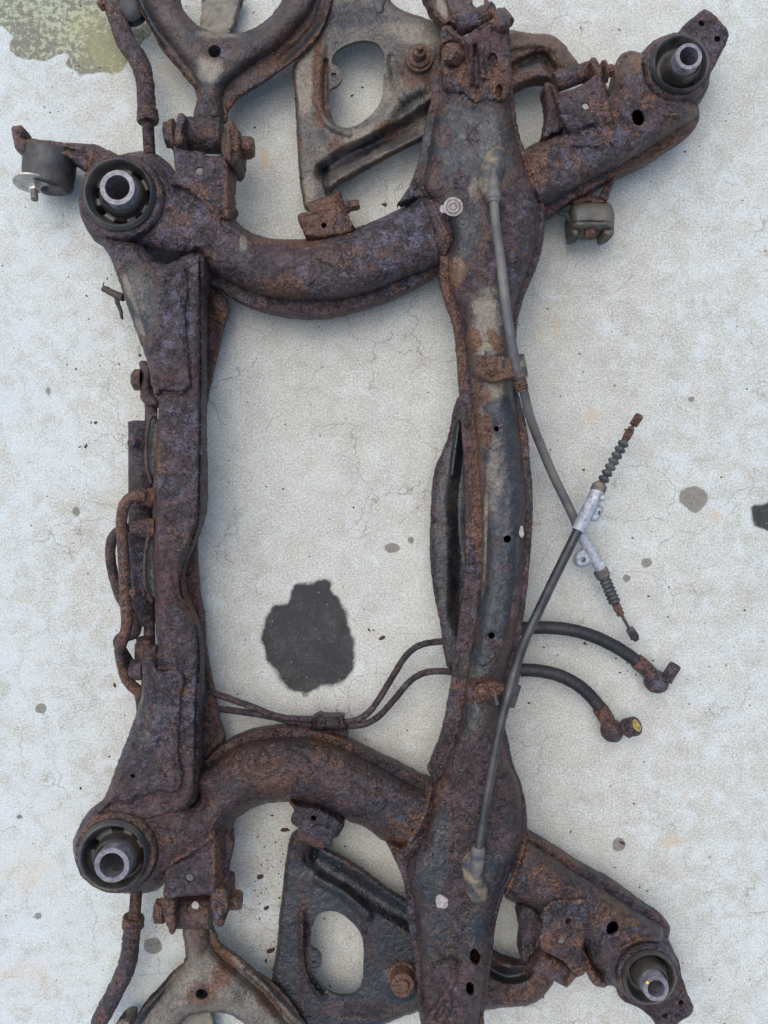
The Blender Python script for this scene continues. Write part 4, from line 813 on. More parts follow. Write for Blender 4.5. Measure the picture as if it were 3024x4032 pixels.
LB = thing('lower_control_arm', 'dark wet plate arm with large oval opening, lower centre behind the crossmember', 'control arm', 1300, 3700, 'lower control arms')
hole2 = c('J', (470,976),(540,981),(600,1012),(660,1070),(700,1130),(716,1220),(712,1340),(706,1440),(680,1500),(620,1530),(540,1526),(470,1492),(420,1442),(398,1402),(428,1345),(443,1290),(420,1245),(372,1212),(375,1130),(390,1050),(420,1002))
sheet('arm_plate', c('J', (250,470),(215,600),(190,800),(165,1000),(145,1250),(118,1420),(110,1560),(250,1712),(320,1790),(700,1770),(860,1712),(960,1670),(1070,1635),(1200,1600),(1230,1300),(1200,1000),(1000,910),(850,815),(700,700),(560,615),(450,560),(400,500),(330,440)), LB, RUST, z=.056, h=.010, w=26, hb=.003, wb=20, shell=.006, holes=[hole2, circle(*c1('J', 388, 1297), 11)],
      feats=[('bead', c('J', (390,620),(480,690),(620,770),(800,890),(1050,1040)), 60, -.012), ('bead', c('J', (420,760),(600,860),(740,1000)), 34, .006), ('bead', c('J', (310,1000),(320,1200),(360,1400),(450,1530)), 24, .006), ('bead', c('J', (345,1060),(340,1250),(370,1400),(450,1510)), 14, -.008), ('dome', *c1('J', 960, 1440), 75, .006), ('bead', c('J', (400,540),(390,620)), 20, -.010)],
      wear=dict(paint=.84, dust=.0, orange=.18, wet=.85, edge=14, blobs=[('p', .05, *c1('J', 320, 1200), 30, 240, 0), ('p', .1, *c1('J', 290, 520), 60, 70, 0), ('p', .1, *c1('J', 700, 1620), 200, 40, 0), ('p', .1, *c1('J', 740, 1150), 20, 120, -.3)]), seed=125, flake=.0008)
hexr = dict(orange=.85, dust=.5)
o = upright('bolt', *c1('J', 970, 1463), .070, .112, [(0, 56), (.35, 56), (.36, 47), (.5, 47), (.98, 46), (1, 42)], LB, RUST, 30, wear=hexr, amp=.0007)
upright('stud', *c1('J', 975, 1475), .108, .119, [(0, 25), (.8, 24), (1, 18)], o, RUST, 18, wear=hexr, amp=.0005)
sheet('arm_leg', c('K', (120,1085),(210,1140),(300,1188),(400,1200),(440,1180),(575,1290),(530,1370),(480,1420),(400,1450),(280,1458),(120,1456)), LB, RUST, z=.068, h=.012, w=24, hb=.01, wb=30, rim=.006, feats=[('bead', c('K', (190,1220),(300,1270),(400,1250)), 40, -.018)],
      wear=dict(paint=.15, dust=.1, orange=.35, wet=.4, blobs=[('p', .95, *c1('K', 300, 1270), 90, 36, .2), ('o', .6, *c1('K', 470, 1330), 40, 40, 0)]), seed=126)
spin('bush_tube', (*c1('K', 462, 1160), .112), (*c1('K', 650, 1262), .112), [(0, 34), (0, 42), (.03, 43), (.97, 43), (1, 42), (1, 34)], LB, RUST, 24, wear=dict(orange=.35), amp=.0008)
spin('bush_tube', (*c1('J', 290, 440), .075), (*c1('J', 470, 500), .075), [(0, 40), (0, 45), (1, 45), (1, 40)], LB, RUST, 20, wear=WR_WET)

# ------------------------------------------------------------------ toe rods
def toe_rod(label, path, rr, thread, collar, zc, endp, wet):
    t = thing('toe_rod', label, 'tie rod', *path[-1][:2], 'toe rods')
    wr = dict(orange=.35, wet=wet, dust=.08)
    tube('rod', path, rr, t, RUST, 20, step=9, wear=wr, amp=.0014)
    tube('lock_nut', collar, [40, 43, 43, 40][:len(collar)], t, RUST, 16, wear=wr, amp=.001)
    tube('threaded_end', thread, 22, t, RUST, 16, step=2.0, rf=lambda L: 1 + .06 * np.sign(np.sin(L * 1.1)), wear=dict(orange=.45, dust=.2, wet=wet))
    return t
T1 = toe_rod('bent rusty toe rod with threaded end above the upper left bushing', [(*c1('A', 640, -60), .06), (*c1('A', 690, 80), .062), (*c1('A', 745, 240), .065), (*c1('A', 835, 385), .068), (*c1('A', 862, 500), .07), (*c1('A', 872, 660), .07)], [36, 37, 38, 37, 35, 35],
        [(*c1('A', 878, 700), .072), (*c1('A', 884, 840), .075), (*c1('A', 890, 920), .078)], [(*c1('A', 872, 655), .071), (*c1('A', 876, 670), .071), (*c1('A', 878, 715), .071), (*c1('A', 879, 728), .071)], .07, None, 0)
T2 = toe_rod('bent rusty toe rod with threaded end below the lower left bushing', [(*c1('I', 290, 2260), .05), (*c1('I', 350, 2130), .052), (*c1('I', 450, 1940), .055), (*c1('I', 505, 1800), .06), (*c1('I', 520, 1700), .065), (*c1('I', 535, 1560), .07)], [32, 34, 35, 36, 34, 32],
        [(*c1('I', 545, 1520), .072), (*c1('I', 552, 1440), .075), (*c1('I', 560, 1330), .078)], [(*c1('I', 535, 1580), .071), (*c1('I', 537, 1565), .071), (*c1('I', 541, 1520), .071), (*c1('I', 543, 1508), .071)], .07, None, .25)
upright('ball_joint_boot', *c1('V', 195, 30), .03, .085, [(0, 40), (.3, 58), (.5, 42), (.7, 56), (1, 36)], T1, RUBBER, 24)
hexbolt('bolt', (*c1('A', 640, 10), .07), (*c1('A', 590, 40), .075), 22, T1, RUST, wear=dict(orange=.6))
# flat bars showing through the Y-arms
o = sheet('flat_bar', c('V', (735,-80),(728,60),(714,190),(760,330),(900,330),(928,245),(955,170),(985,-80)), None, FADED, z=.030, h=.002, w=6, hb=.002, wb=8, rim=.008, amp=.0002, seed=131); tag(o, 'faded grey flat bar showing through the fork of the upper Y-arm', 'bar', 'flat bars under the Y-arms')
o2 = sheet('rusty_strip', c('V', (965,-80),(945,180),(962,184),(985,90),(1015,20),(1030,-80)), o, RUST, z=.022, h=.003, w=6, hb=.002, wear=dict(orange=.3), seed=132)
o = sheet('flat_bar', c('Q', (560,720),(640,630),(720,540),(800,480),(868,500),(900,590),(925,720)), None, FADED, z=.030, h=.002, w=6, hb=.002, wb=8, rim=.008, amp=.0002, seed=133); tag(o, 'dark flat bar showing through the fork of the lower Y-arm', 'bar', 'flat bars under the Y-arms')
sheet('boot_rim', c('Q', (190,640),(210,600),(240,576),(300,580),(320,640),(260,720)), T2, RUBDUSTY, z=.05, h=.015, w=20, hb=.01, rim=.01, amp=.0003, seed=134)

# ------------------------------------------------------------------ steering actuator beside the rear crossmember
RK = thing('steering_actuator', 'rusty hydraulic steering cylinder with bent pipes along the left crossmember', 'steering rack', 560, 2050)
wk = dict(orange=.2, paint=.03, dust=.05)
spin('cylinder', (*c1('E', 475, 112), .092), (*c1('E', 475, 1400), .092), [(0, 45), (.008, 52), (.03, 52), (.034, 50), (.96, 50), (1, 48)], RK, RUST, 30, wear=wk, amp=.0008)
tube('cylinder_end', [(*c1('E', 480, 1390), .090), (*c1('E', 500, 1480), .088), (*c1('E', 522, 1585), .086)], [50, 38, 30], RK, RUST, 24, wear=wk, amp=.0008)
tube('piston_rod', [(*c1('E', 530, 1560), .086), (*c1('E', 532, 1760), .086)], 22, RK, RUST, 18, wear=dict(orange=.15), amp=.0004)
spin('mount_boss', (*c1('E', 505, 1670), .088), (*c1('E', 500, 1840), .088), [(0, 24), (.1, 36), (.3, 34), (.32, 40), (.95, 40), (1, 34)], RK, RUST, 20, wear=wk, amp=.001)
sheet('mount_flange', c('E', (475,1790),(530,1760),(580,1740),(560,1850),(520,1900),(510,2000),(490,2060),(470,1980),(465,1860)), RK, RUST, z=.10, h=.008, w=12, hb=.01, wb=14, rim=.01, wear=wk, seed=141)
spin('bolt', (*c1('E', 490, 1905), .095), (*c1('E', 400, 1905), .095), [(0, 44), (.65, 44), (.66, 40), (1, 36)], RK, RUST, 18, wear=wk, amp=.0008, angle=30)
sheet('mount_flange', c('D', (582,1200),(610,1195),(640,1215),(648,1360),(665,1420),(706,1470),(690,1492),(640,1494),(590,1450),(583,1390),(598,1300)), RK, RUST, z=.10, h=.008, w=12, hb=.01, wb=14, rim=.01, wear=wk, seed=142)
hexbolt('bolt', (*c1('D', 600, 1320), .095), (*c1('D', 536, 1320), .095), 42, RK, RUST, washer=44, wear=wk)
tube('piston_rod', [(*c1('D', 655, 1440), .09), (*c1('D', 655, 1640), .09)], 24, RK, RUST, 18, wear=wk, amp=.0006)
def clampring(pts, sd): tube('clamp_strap', [(*p, zz) for p, zz in pts], 8, RK, RUST, 10, wear=dict(orange=.2, paint=.4), amp=.0004)
clampring([(c1('E', 580, 60), .125), (c1('E', 545, 75), .128), (c1('E', 520, 160), .13), (c1('E', 508, 300), .13), (c1('E', 515, 440), .128), (c1('E', 545, 555), .122)], 0)
clampring([(c1('E', 548, 915), .122), (c1('E', 525, 960), .13), (c1('E', 503, 1080), .13), (c1('E', 496, 1220), .13), (c1('E', 508, 1340), .128), (c1('E', 550, 1418), .122)], 1)
sheet('rubber_pad', c('E', (575,80),(545,100),(528,200),(520,320),(530,440),(560,540),(600,300)), RK, RUBBER, z=.116, h=.006, w=14, hb=.004, amp=.0003, seed=145)
sheet('rubber_pad', c('E', (560,930),(535,980),(515,1100),(510,1230),(525,1340),(560,1400),(590,1200)), RK, RUBBER, z=.116, h=.006, w=14, hb=.004, amp=.0003, seed=146)
for (x, y, x2, y2, r) in ((470, 270, 395, 262, 19), (480, 1355, 405, 1352, 17)):
    spin('bleed_bolt', (*c1('E', x, y), .128), (*c1('E', x2, y2), .15), [(0, r*1.3), (.3, r*1.3), (.32, r), (.95, r), (1, r*.8)], RK, RUST, 8, wear=wk, angle=30)
pipe_w = dict(orange=.5, dust=.1)
tube('hydraulic_pipe', [(*c1('E', 500, 655), .135), (*c1('E', 430, 650), .138), (*c1('E', 365, 690), .138), (*c1('E', 333, 790), .136), (*c1('E', 335, 950), .134), (*c1('E', 346, 1150), .132), (*c1('E', 358, 1400), .13), (*c1('E', 366, 1590), .128), (*c1('E', 345, 1680), .126), (*c1('E', 320, 1750), .12), (*c1('E', 335, 1870), .10), (*c1('E', 372, 1985), .09), (*c1('E', 430, 2050), .085), (*c1('E', 520, 2100), .08)], 22, RK, RUST, 18, wear=pipe_w, amp=.0006)
tube('hydraulic_pipe', [(*c1('E', 430, 880), .125), (*c1('E', 340, 890), .118), (*c1('E', 275, 935), .108), (*c1('E', 250, 1020), .10), (*c1('E', 252, 1120), .095), (*c1('E', 282, 1270), .09), (*c1('E', 340, 1420), .09), (*c1('E', 410, 1510), .09), (*c1('E', 440, 1590), .09), (*c1('E', 415, 1655), .09), (*c1('E', 340, 1670), .09), (*c1('E', 305, 1700), .09), (*c1('E', 345, 1790), .085), (*c1('E', 400, 1880), .08)], 20, RK, RUST, 16, wear=dict(orange=.35), amp=.0006)
for (x, y, r) in ((500, 660, 38), (470, 885, 40)):
    spin('pipe_fitting', (*c1('E', 560, y), .12), (*c1('E', 430 if y < 700 else 385, y), .13), [(0, r), (.3, r), (.32, r*.9), (.62, r*.9), (.64, r*.72), (1, r*.68)], RK, RUST, 16, wear=dict(orange=.45), amp=.0008, angle=30)
tube('hydraulic_pipe', [(*c1('E', 450, 2090), .07), (*c1('E', 462, 2150), .07), (*c1('E', 470, 2240), .07)], 16, RK, RUST, 12, wear=wk)

LK = sheet('lateral_link', c('M', (40,-80),(75,0),(170,170),(268,268),(330,250),(400,270),(480,240),(640,110),(590,40),(560,-80)), None, RUST, z=.118, h=.004, w=8, hb=.004, wb=10, rim=.008, feats=[('bead', c('M', (60,-60),(160,140),(270,265)), 9, .007), ('soft', c('M', (300,-80),(560,-80),(640,110),(430,260),(330,150)), .006, 14)],
    wear=dict(paint=.35, dust=.4, orange=.3, blobs=[('d', .9, *c1('M', 250, 80), 18, 50, -.4), ('p', 1, *c1('M', 250, 80), 18, 50, -.4)]), seed=191); tag(LK, 'flat rusty link leaving the top edge beside the strut bracket', 'link')
HB = sheet('rubber_flap', c('B', (775,-60),(780,40),(800,85),(840,95),(860,60),(850,-60)), None, RUBBER, z=.076, h=.004, w=10, hb=.003, amp=.0002, seed=192); tag(HB, 'small dark rubber flap on the upper plate arm at the top edge', 'flap')
# ------------------------------------------------------------------ hydraulic lines: pipe + hose + banjo end
def hyd(label, pipe, hose, fit, ball, port, brass, br):
    t = thing('hydraulic_line', label, 'hydraulic hose', *hose[0][:2], 'hydraulic lines')
    tube('steel_pipe', pipe, 13, t, RUST, 14, wear=dict(orange=.2, wet=.55, paint=.1), amp=.0005)
    tube('rubber_hose', hose, 26, t, HOSE, 22, step=4, rf=lambda L: 1 - .055 * np.exp(-((L % 46 - 23) / 2.6) ** 2))
    f = tube('crimp_fitting', fit, [28, 31, 30, 29, 25, 25][:len(fit)], t, RUST, 20, wear=dict(orange=.45), amp=.0012)
    bx, by, bz, brr = ball
    upright('banjo_ball', bx, by, bz - .03, bz + .02, [(0, brr*.3), (.12, brr*.72), (.3, brr*.96), (.5, brr), (.72, brr*.9), (.9, brr*.55), (1, brr*.1)], t, RUST, 24, wear=dict(orange=.3), amp=.001)
    p = spin('banjo_port', port[0], port[1], [(0, port[2]), (.1, port[2]), (.9, port[2]), (1, port[2]*.9)], t, RUST, 18, wear=dict(orange=.1, paint=.2), amp=.0012, bore=(port[2]*.55*.00034, .008))
    if brass: spin('seat_insert', brass[0], brass[1], [(0, br), (1, br)], p, BRASS, 20, bore=(br*.62*.00034, .003))
    return t
h1 = hyd('upper of two black rubber hoses, its rusty end fitting pointing up',
    [(*c1('G', 640, 800), .045), (*c1('G', 300, 850), .05), (*c1('H', 1240, 147), .052), (*c1('H', 1130, 167), .052), (*c1('H', 1075, 205), .052), (*c1('H', 1000, 318), .05), (*c1('H', 930, 430), .05), (*c1('H', 880, 490), .05), (*c1('H', 810, 522), .052), (*c1('H', 720, 520), .053), (*c1('H', 620, 512), .053), (*c1('H', 480, 502), .053), (*c1('H', 350, 455), .055), (*c1('H', 180, 395), .055), (*c1('H', 20, 350), .055)],
    [(*c1('G', 600, 800), .04), (*c1('G', 660, 792), .04), (*c1('G', 780, 790), .038), (*c1('G', 900, 803), .036), (*c1('G', 1020, 838), .034), (*c1('G', 1120, 884), .032), (*c1('G', 1200, 932), .03), (*c1('G', 1262, 978), .03)],
    [(*c1('G', 1250, 968), .03), (*c1('G', 1265, 980), .03), (*c1('G', 1300, 1012), .03), (*c1('G', 1340, 1050), .03), (*c1('G', 1380, 1090), .03)], (*c1('T', 672, 1540), .035, 46),
    ((*c1('T', 715, 1500), .035), (*c1('T', 795, 1365), .045), 24), None, 0)
h2 = hyd('lower of two black rubber hoses, its banjo end showing a yellow metal insert',
    [(*c1('G', 620, 1030), .045), (*c1('G', 240, 1030), .05), (*c1('H', 1270, 290), .05), (*c1('H', 1160, 293), .05), (*c1('H', 1095, 325), .05), (*c1('H', 1010, 420), .05), (*c1('H', 935, 500), .05), (*c1('H', 870, 535), .05), (*c1('H', 800, 542), .05), (*c1('H', 700, 540), .05), (*c1('H', 560, 532), .05), (*c1('H', 440, 500), .048), (*c1('H', 320, 480), .048), (*c1('H', 180, 462), .048), (*c1('H', 20, 440), .048)],
    [(*c1('G', 580, 1022), .04), (*c1('G', 640, 1020), .04), (*c1('G', 730, 1026), .038), (*c1('G', 830, 1050), .036), (*c1('G', 930, 1100), .034), (*c1('G', 1000, 1160), .032), (*c1('G', 1060, 1232), .03)],
    [(*c1('G', 1050, 1222), .03), (*c1('G', 1060, 1238), .03), (*c1('G', 1085, 1280), .03), (*c1('G', 1110, 1330), .03), (*c1('G', 1135, 1370), .03)], (*c1('T', 278, 1972), .035, 45),
    ((*c1('T', 370, 1920), .035), (*c1('T', 455, 1895), .062), 38), ((*c1('T', 452, 1897), .0615), (*c1('T', 462, 1893), .0645), ), 25)
b = sheet('pipe_clamp', c('H', (625,510),(650,490),(700,495),(740,492),(775,497),(778,525),(795,545),(770,560),(700,562),(630,558)), h1, RUST, z=.062, h=.009, w=14, hb=.006, rim=.012, feats=[('bead', c('H', (640,495),(640,558)), 9, .005), ('bead', c('H', (745,500),(742,558)), 9, .005)], wear=dict(wet=.9, orange=.1, paint=.2), seed=151)
sheet('clamp_foot', c('H', (722,562),(788,556),(790,595),(760,600),(725,580)), b, RUST, z=.048, h=.003, w=6, hb=.002, rim=.01, wear=dict(wet=.6), seed=152)

# ------------------------------------------------------------------ parking brake cables
def ring_prof(n, rmax, rmin, r0, r1):
    o = [(0, r0)]
    for i in range(n * 8 + 1):
        t = i / (n * 8); o.append((.02 + .96 * t, rmin + (rmax - rmin) * (.5 - .5 * math.cos(2 * math.pi * t * n)) ** .6))
    return o + [(1, r1)]
CA = thing('brake_cable', 'grey sheathed brake cable from the upper grommet ending in the lower bellows', 'cable', *c1('L', 460, 1330), 'parking brake cables')
tube('sheath', [(*c1('B', 1562, 1290), .175), (*c1('B', 1580, 1480), .175), (*c1('F', 742, 20), .176), (*c1('F', 772, 280), .178), (*c1('F', 805, 530), .178), (*c1('F', 850, 790), .175), (*c1('F', 892, 960), .165), (*c1('F', 925, 1070), .155), (*c1('F', 982, 1300), .13), (*c1('F', 1060, 1505), .10), (*c1('F', 1165, 1755), .078), (*c1('F', 1318, 2070), .06), (*c1('L', 392, 1165), .052)], [19, 19, 19, 19, 19, 20, 18, 18, 18, 18, 18, 18, 18], CA, SHEATH, 20)
sheet('grommet', c('B', (1600,945),(1645,975),(1655,1040),(1640,1130),(1610,1230),(1570,1290),(1520,1300),(1470,1260),(1460,1180),(1480,1080),(1520,990)), CA, GROMMET, z=.150, h=.014, w=44, hb=.002, rim=.004, amp=.0003, flake=0, jit=.5, seed=161)
spin('nozzle', (*c1('B', 1568, 1110), .164), (*c1('B', 1562, 1330), .175), [(0, 10), (.3, 18), (.5, 23), (.68, 26), (.70, 30), (.9, 30), (.92, 25), (1, 23)], CA, SHEATH, 20)
sheet('cable_bracket', c('F', (540,815),(575,802),(640,800),(760,808),(800,828),(880,812),(925,830),(935,880),(905,950),(850,985),(790,992),(700,1020),(615,1003),(555,955),(535,880)), CA, RUST, z=.1615, h=.008, w=12, hb=.003, rim=.008, feats=[('bead', c('F', (550,930),(620,985),(700,1002),(780,980),(850,960)), 12, .004), ('bead', c('F', (560,830),(620,880),(650,870)), 6, .003)], wear=dict(orange=.55, dust=.75, paint=.0), seed=162)
spin('cable_clip', (*c1('F', 868, 805), .168), (*c1('F', 905, 985), .160), [(0, 28), (.02, 32), (.95, 32), (1, 30)], CA, GROMMET, 22)
spin('threaded_collar', (*c1('F', 893, 990), .160), (*c1('F', 915, 1075), .154), [(0, 26), (.2, 29), (.3, 25), (.45, 29), (.55, 25), (.7, 29), (.8, 25), (1, 27)], CA, RUST, 18, wear=dict(orange=.5, dust=.4))
upright('rivet', *c1('F', 681, 905), .168, .182, [(0, 22), (.5, 21), (.55, 14), (.9, 11), (1, 5)], CA, RUST, 16, wear=dict(orange=.6, dust=.5))
for (x0, y0, x1, y1) in ((612, 832, 638, 762), (772, 905, 766, 828)):
    spin('pin', (*c1('F', x0, y0), .164), (*c1('F', x1, y1), .190), [(0, 6), (.97, 6), (1, 5)], CA, SHEATH, 10)
spin('casting', (*c1('L', 385, 1150), .050), (*c1('L', 560, 1455), .046), [(0, 19), (.05, 21), (.4, 22), (.42, 26), (.7, 24), (.8, 21), (1, 22)], CA, ALU, 22, amp=.0006)
sheet('casting_ear', c('L', (415,1285),(365,1325),(344,1380),(368,1430),(420,1440),(480,1410),(530,1400),(550,1350),(500,1270)), CA, ALU, z=.050, h=.004, w=12, hb=.003, rim=.008, holes=[circle(*c1('L', 414, 1378), 11)], amp=.0004, flake=.0004, jit=.6, seed=163)
upright('casting_knob', *c1('L', 571, 1425), .045, .066, [(0, 15), (.8, 15), (1, 9)], CA, ALU, 14)
spin('boot_collar', (*c1('L', 552, 1460), .046), (*c1('L', 585, 1522), .045), [(0, 25), (.1, 29), (.9, 29), (1, 24)], CA, RUBDUSTY, 20)
spin('bellows', (*c1('L', 578, 1508), .045), (*c1('L', 680, 1742), .042), ring_prof(7, 24.5, 18, 20, 14), CA, BELLOW, 24, angle=80)
spin('ferrule', (*c1('L', 676, 1730), .042), (*c1('L', 728, 1838), .040), [(0, 11), (.15, 11), (.16, 16), (.62, 17), (.66, 13), (.9, 16), (1, 14)], CA, RUST, 16, wear=dict(orange=.5))
tube('cable_core', [(*c1('L', 720, 1815), .04), (*c1('L', 760, 1885), .038), (*c1('L', 800, 1960), .036)], 6.5, CA, SHEATHD, 10)
spin('cable_end', (*c1('L', 795, 1945), .036), (*c1('L', 858, 2045), .034), [(0, 9), (.05, 16), (.8, 18), (.82, 12), (1, 12)], CA, RUST, 14, wear=dict(orange=.2), amp=.0005)

CB = thing('brake_cable', 'dark sheathed brake cable from the lower grommet ending in the upper bellows', 'cable', *c1('L', 520, 900), 'parking brake cables')
tube('sheath', [(*c1('K', 128, 530), .172), (*c1('K', 167, 270), .174), (*c1('K', 210, 30), .175), (*c1('G', 520, 1290), .175), (*c1('G', 560, 1140), .172), (*c1('G', 592, 1020), .165), (*c1('G', 650, 850), .15), (*c1('G', 720, 700), .14), (*c1('G', 800, 532), .125), (*c1('G', 870, 390), .115), (*c1('G', 935, 258), .108)], [17, 17, 17, 18, 19, 19, 19, 19, 19, 19, 19], CB, SHEATHD, 20)
sheet('grommet', c('K', (70,530),(40,555),(22,600),(30,670),(50,770),(80,830),(130,850),(175,825),(185,770),(170,680),(150,590),(120,545)), CB, GROMMET, z=.150, h=.014, w=40, hb=.002, rim=.004, amp=.0003, flake=0, jit=.5, seed=171)
spin('nozzle', (*c1('K', 112, 690), .163), (*c1('K', 127, 500), .172), [(0, 12), (.3, 24), (.55, 27), (.57, 25), (.72, 25), (.74, 28), (.92, 28), (1, 21)], CB, SHEATH, 20)
sheet('cable_bracket', c('G', (338,1100),(370,1075),(430,1066),(500,1082),(540,1105),(545,1140),(510,1165),(430,1195),(365,1205),(330,1165)), CB, RUST, z=.159, h=.008, w=12, hb=.003, rim=.008, feats=[('bead', c('G', (345,1095),(430,1072),(520,1100)), 8, .004)], wear=dict(orange=.5, dust=.15, wet=.2), seed=172)
spin('cable_clip', (*c1('G', 585, 1095), .165), (*c1('G', 548, 1212), .165), [(0, 30), (.03, 31), (.97, 31), (1, 29)], CB, RUBBER, 22)
spin('threaded_collar', (*c1('G', 592, 1030), .163), (*c1('G', 575, 1095), .164), [(0, 22), (.1, 26), (.25, 23), (.4, 25), (.5, 22), (.65, 26), (.8, 23), (1, 25)], CB, RUST, 18, wear=dict(orange=.55))
upright('rivet', *c1('G', 416, 1138), .166, .180, [(0, 27), (.4, 26), (.5, 19), (.9, 16), (1, 8)], CB, RUST, 16, wear=dict(orange=.6))
for (x0, y0, x1, y1) in ((372, 1185, 388, 1238), (480, 1145, 494, 1205)):
    spin('pin', (*c1('G', x0, y0), .162), (*c1('G', x1, y1), .184), [(0, 7), (.97, 7), (1, 6)], CB, SHEATH, 10)
spin('casting', (*c1('L', 368, 1140), .108), (*c1('L', 540, 800), .100), [(0, 24), (.03, 26), (.06, 25), (.4, 26), (.7, 26), (.85, 28), (1, 27)], CB, ALU, 24, amp=.0007)
sheet('casting_ear', c('L', (480,1052),(530,1054),(562,1015),(578,965),(565,925),(520,930),(470,960),(440,1010)), CB, ALU, z=.098, h=.004, w=10, hb=.003, rim=.006, holes=[circle(*c1('L', 546, 990), 6, 9, .3)], amp=.0004, flake=.0004, jit=.6, seed=173)
upright('casting_knob', *c1('L', 578, 862), .095, .118, [(0, 14), (.8, 14), (1, 8)], CB, ALU, 14)
spin('boot_collar', (*c1('L', 530, 815), .100), (*c1('L', 562, 735), .098), [(0, 28), (.06, 30), (.7, 29), (.8, 24), (1, 16)], CB, RUBDUSTY, 20)
spin('bellows', (*c1('L', 568, 740), .098), (*c1('L', 762, 385), .090), ring_prof(7, 22.5, 11, 14, 10), CB, BELLOW, 24, angle=80)
spin('ferrule', (*c1('L', 755, 398), .090), (*c1('L', 815, 285), .086), [(0, 10), (.1, 15), (.25, 12), (.27, 16), (.75, 17), (.8, 12), (.85, 14), (1, 13)], CB, RUST, 16, wear=dict(orange=.5, dust=.2))
spin('cable_core', (*c1('L', 805, 300), .086), (*c1('L', 840, 250), .084), [(0, 6.5), (1, 6.5)], CB, SHEATHD, 10)
spin('cable_end', (*c1('L', 828, 265), .084), (*c1('L', 882, 178), .082), [(0, 10), (.06, 17), (.9, 18), (1, 14)], CB, RUST, 14, wear=dict(orange=.25), amp=.0005)

# ------------------------------------------------------------------ exhaust hangers
EH = thing('rubber_mount', 'black rubber drum mount on a hooked rusty arm at the left edge', 'mount', *c1('A', 290, 1030), 'exhaust mounts')
sheet('hook_arm', c('A', (72,755),(90,745),(135,750),(146,775),(140,822,1),(260,830),(400,848),(560,858),(640,890),(700,930),(600,980),(520,1010),(470,985),(420,950),(330,920),(240,915),(150,925),(100,895),(82,840)), EH, RUST, z=.085, h=.010, w=18, hb=.012, wb=24, rim=.014, wear=dict(orange=.35, dust=.1), feats=[('bead', c('A', (160,870),(330,880),(480,915),(560,970)), 14, -.005)], seed=181)
o = spin('rubber_drum', (*c1('A', 300, 905), .058), (*c1('A', 283, 1112), .058), [(0, 98), (.03, 102), (.6, 101), (.62, 99), (.9, 97), (1, 92)], EH, RUBBER, 40, squash=.85)
spin('drum_lip', (*c1('A', 330, 1085), .05), (*c1('A', 330, 1150), .05), [(0, 72), (.5, 66), (1, 50)], o, RUBBER, 28, squash=.5)
wa = spin('washer', (*c1('A', 188, 1082), .088), (*c1('A', 188, 1092), .0885), [(0, 68), (1, 68)], EH, ZINC, 40)
hexbolt('bolt', (*c1('A', 200, 1092), .089), (*c1('A', 204, 1135), .094), 22, EH, ZINC, washer=26)
tube('threaded_end', [(*c1('A', 202, 1125), .093), (*c1('A', 206, 1186), .098)], 13, EH, RUST, 14, step=1.5, rf=lambda L: 1 + .08 * np.sign(np.sin(L * 1.5)), wear=dict(dust=.8, paint=.9))

EM = thing('rubber_mount', 'grey strapped rubber block mount below the upper right rail', 'mount', *c1('C', 635, 1270), 'exhaust mounts')
sb_ = sheet('strap_body', c('C', (512,1215),(530,1186),(600,1173),(690,1173),(740,1182),(762,1220),(765,1300),(762,1335,1),(640,1338),(512,1335,1)), EM, BLOCK, z=.056, h=.028, w=36, hb=.02, wb=40, rim=.012, amp=.0003, flake=.0003, jit=.5, feats=[('bead', c('C', (515,1296),(600,1288),(700,1291),(762,1298)), 7, -.004)], seed=185)
for px_ in ((512, 566), (697, 764)):
    sheet('strap_leg', c('C', (px_[0],1320,1),(px_[1],1320,1),(px_[1],1352),(px_[1]-6,1372),(px_[0]+6,1372),(px_[0],1352)), sb_, BLOCK, z=.060, h=.014, w=14, hb=.02, wb=30, rim=.012, amp=.0003, flake=.0003, jit=.5)
spin('bolt', (*c1('C', 632, 1290), .075), (*c1('C', 622, 1382), .082), [(0, 34), (.3, 33), (.45, 30), (.47, 25), (.8, 24), (1, 18)], EM, RUST, 18, wear=dict(orange=.5), amp=.0008)
sheet('strap_foot', c('C', (525,1175),(560,1150),(600,1140),(632,1118),(650,1135),(700,1150),(722,1158),(720,1172),(600,1180),(535,1195)), EM, RUST, z=.078, h=.006, w=10, hb=.004, rim=.01, wear=dict(orange=.4), seed=186)
sheet('hanger_strap', c('C', (770,960),(782,975),(775,1030),(745,1110),(722,1162),(688,1158),(705,1090),(740,1040),(760,1000)), EM, RUST, z=.084, h=.005, w=8, hb=.004, rim=.01, feats=[('bead', c('C', (772,1000),(750,1080),(715,1155)), 6, .004)], wear=dict(orange=.25), seed=187)
wt = tube('wire_tail', [(*c1('C', 405, 1215), .05), (*c1('C', 450, 1235), .055), (*c1('C', 490, 1250), .06), (*c1('C', 510, 1285), .065), (*c1('C', 550, 1305), .075), (*c1('C', 590, 1318), .085)], [9, 10, 10, 9, 9, 6], EM, WIRE, 10, amp=.0012)
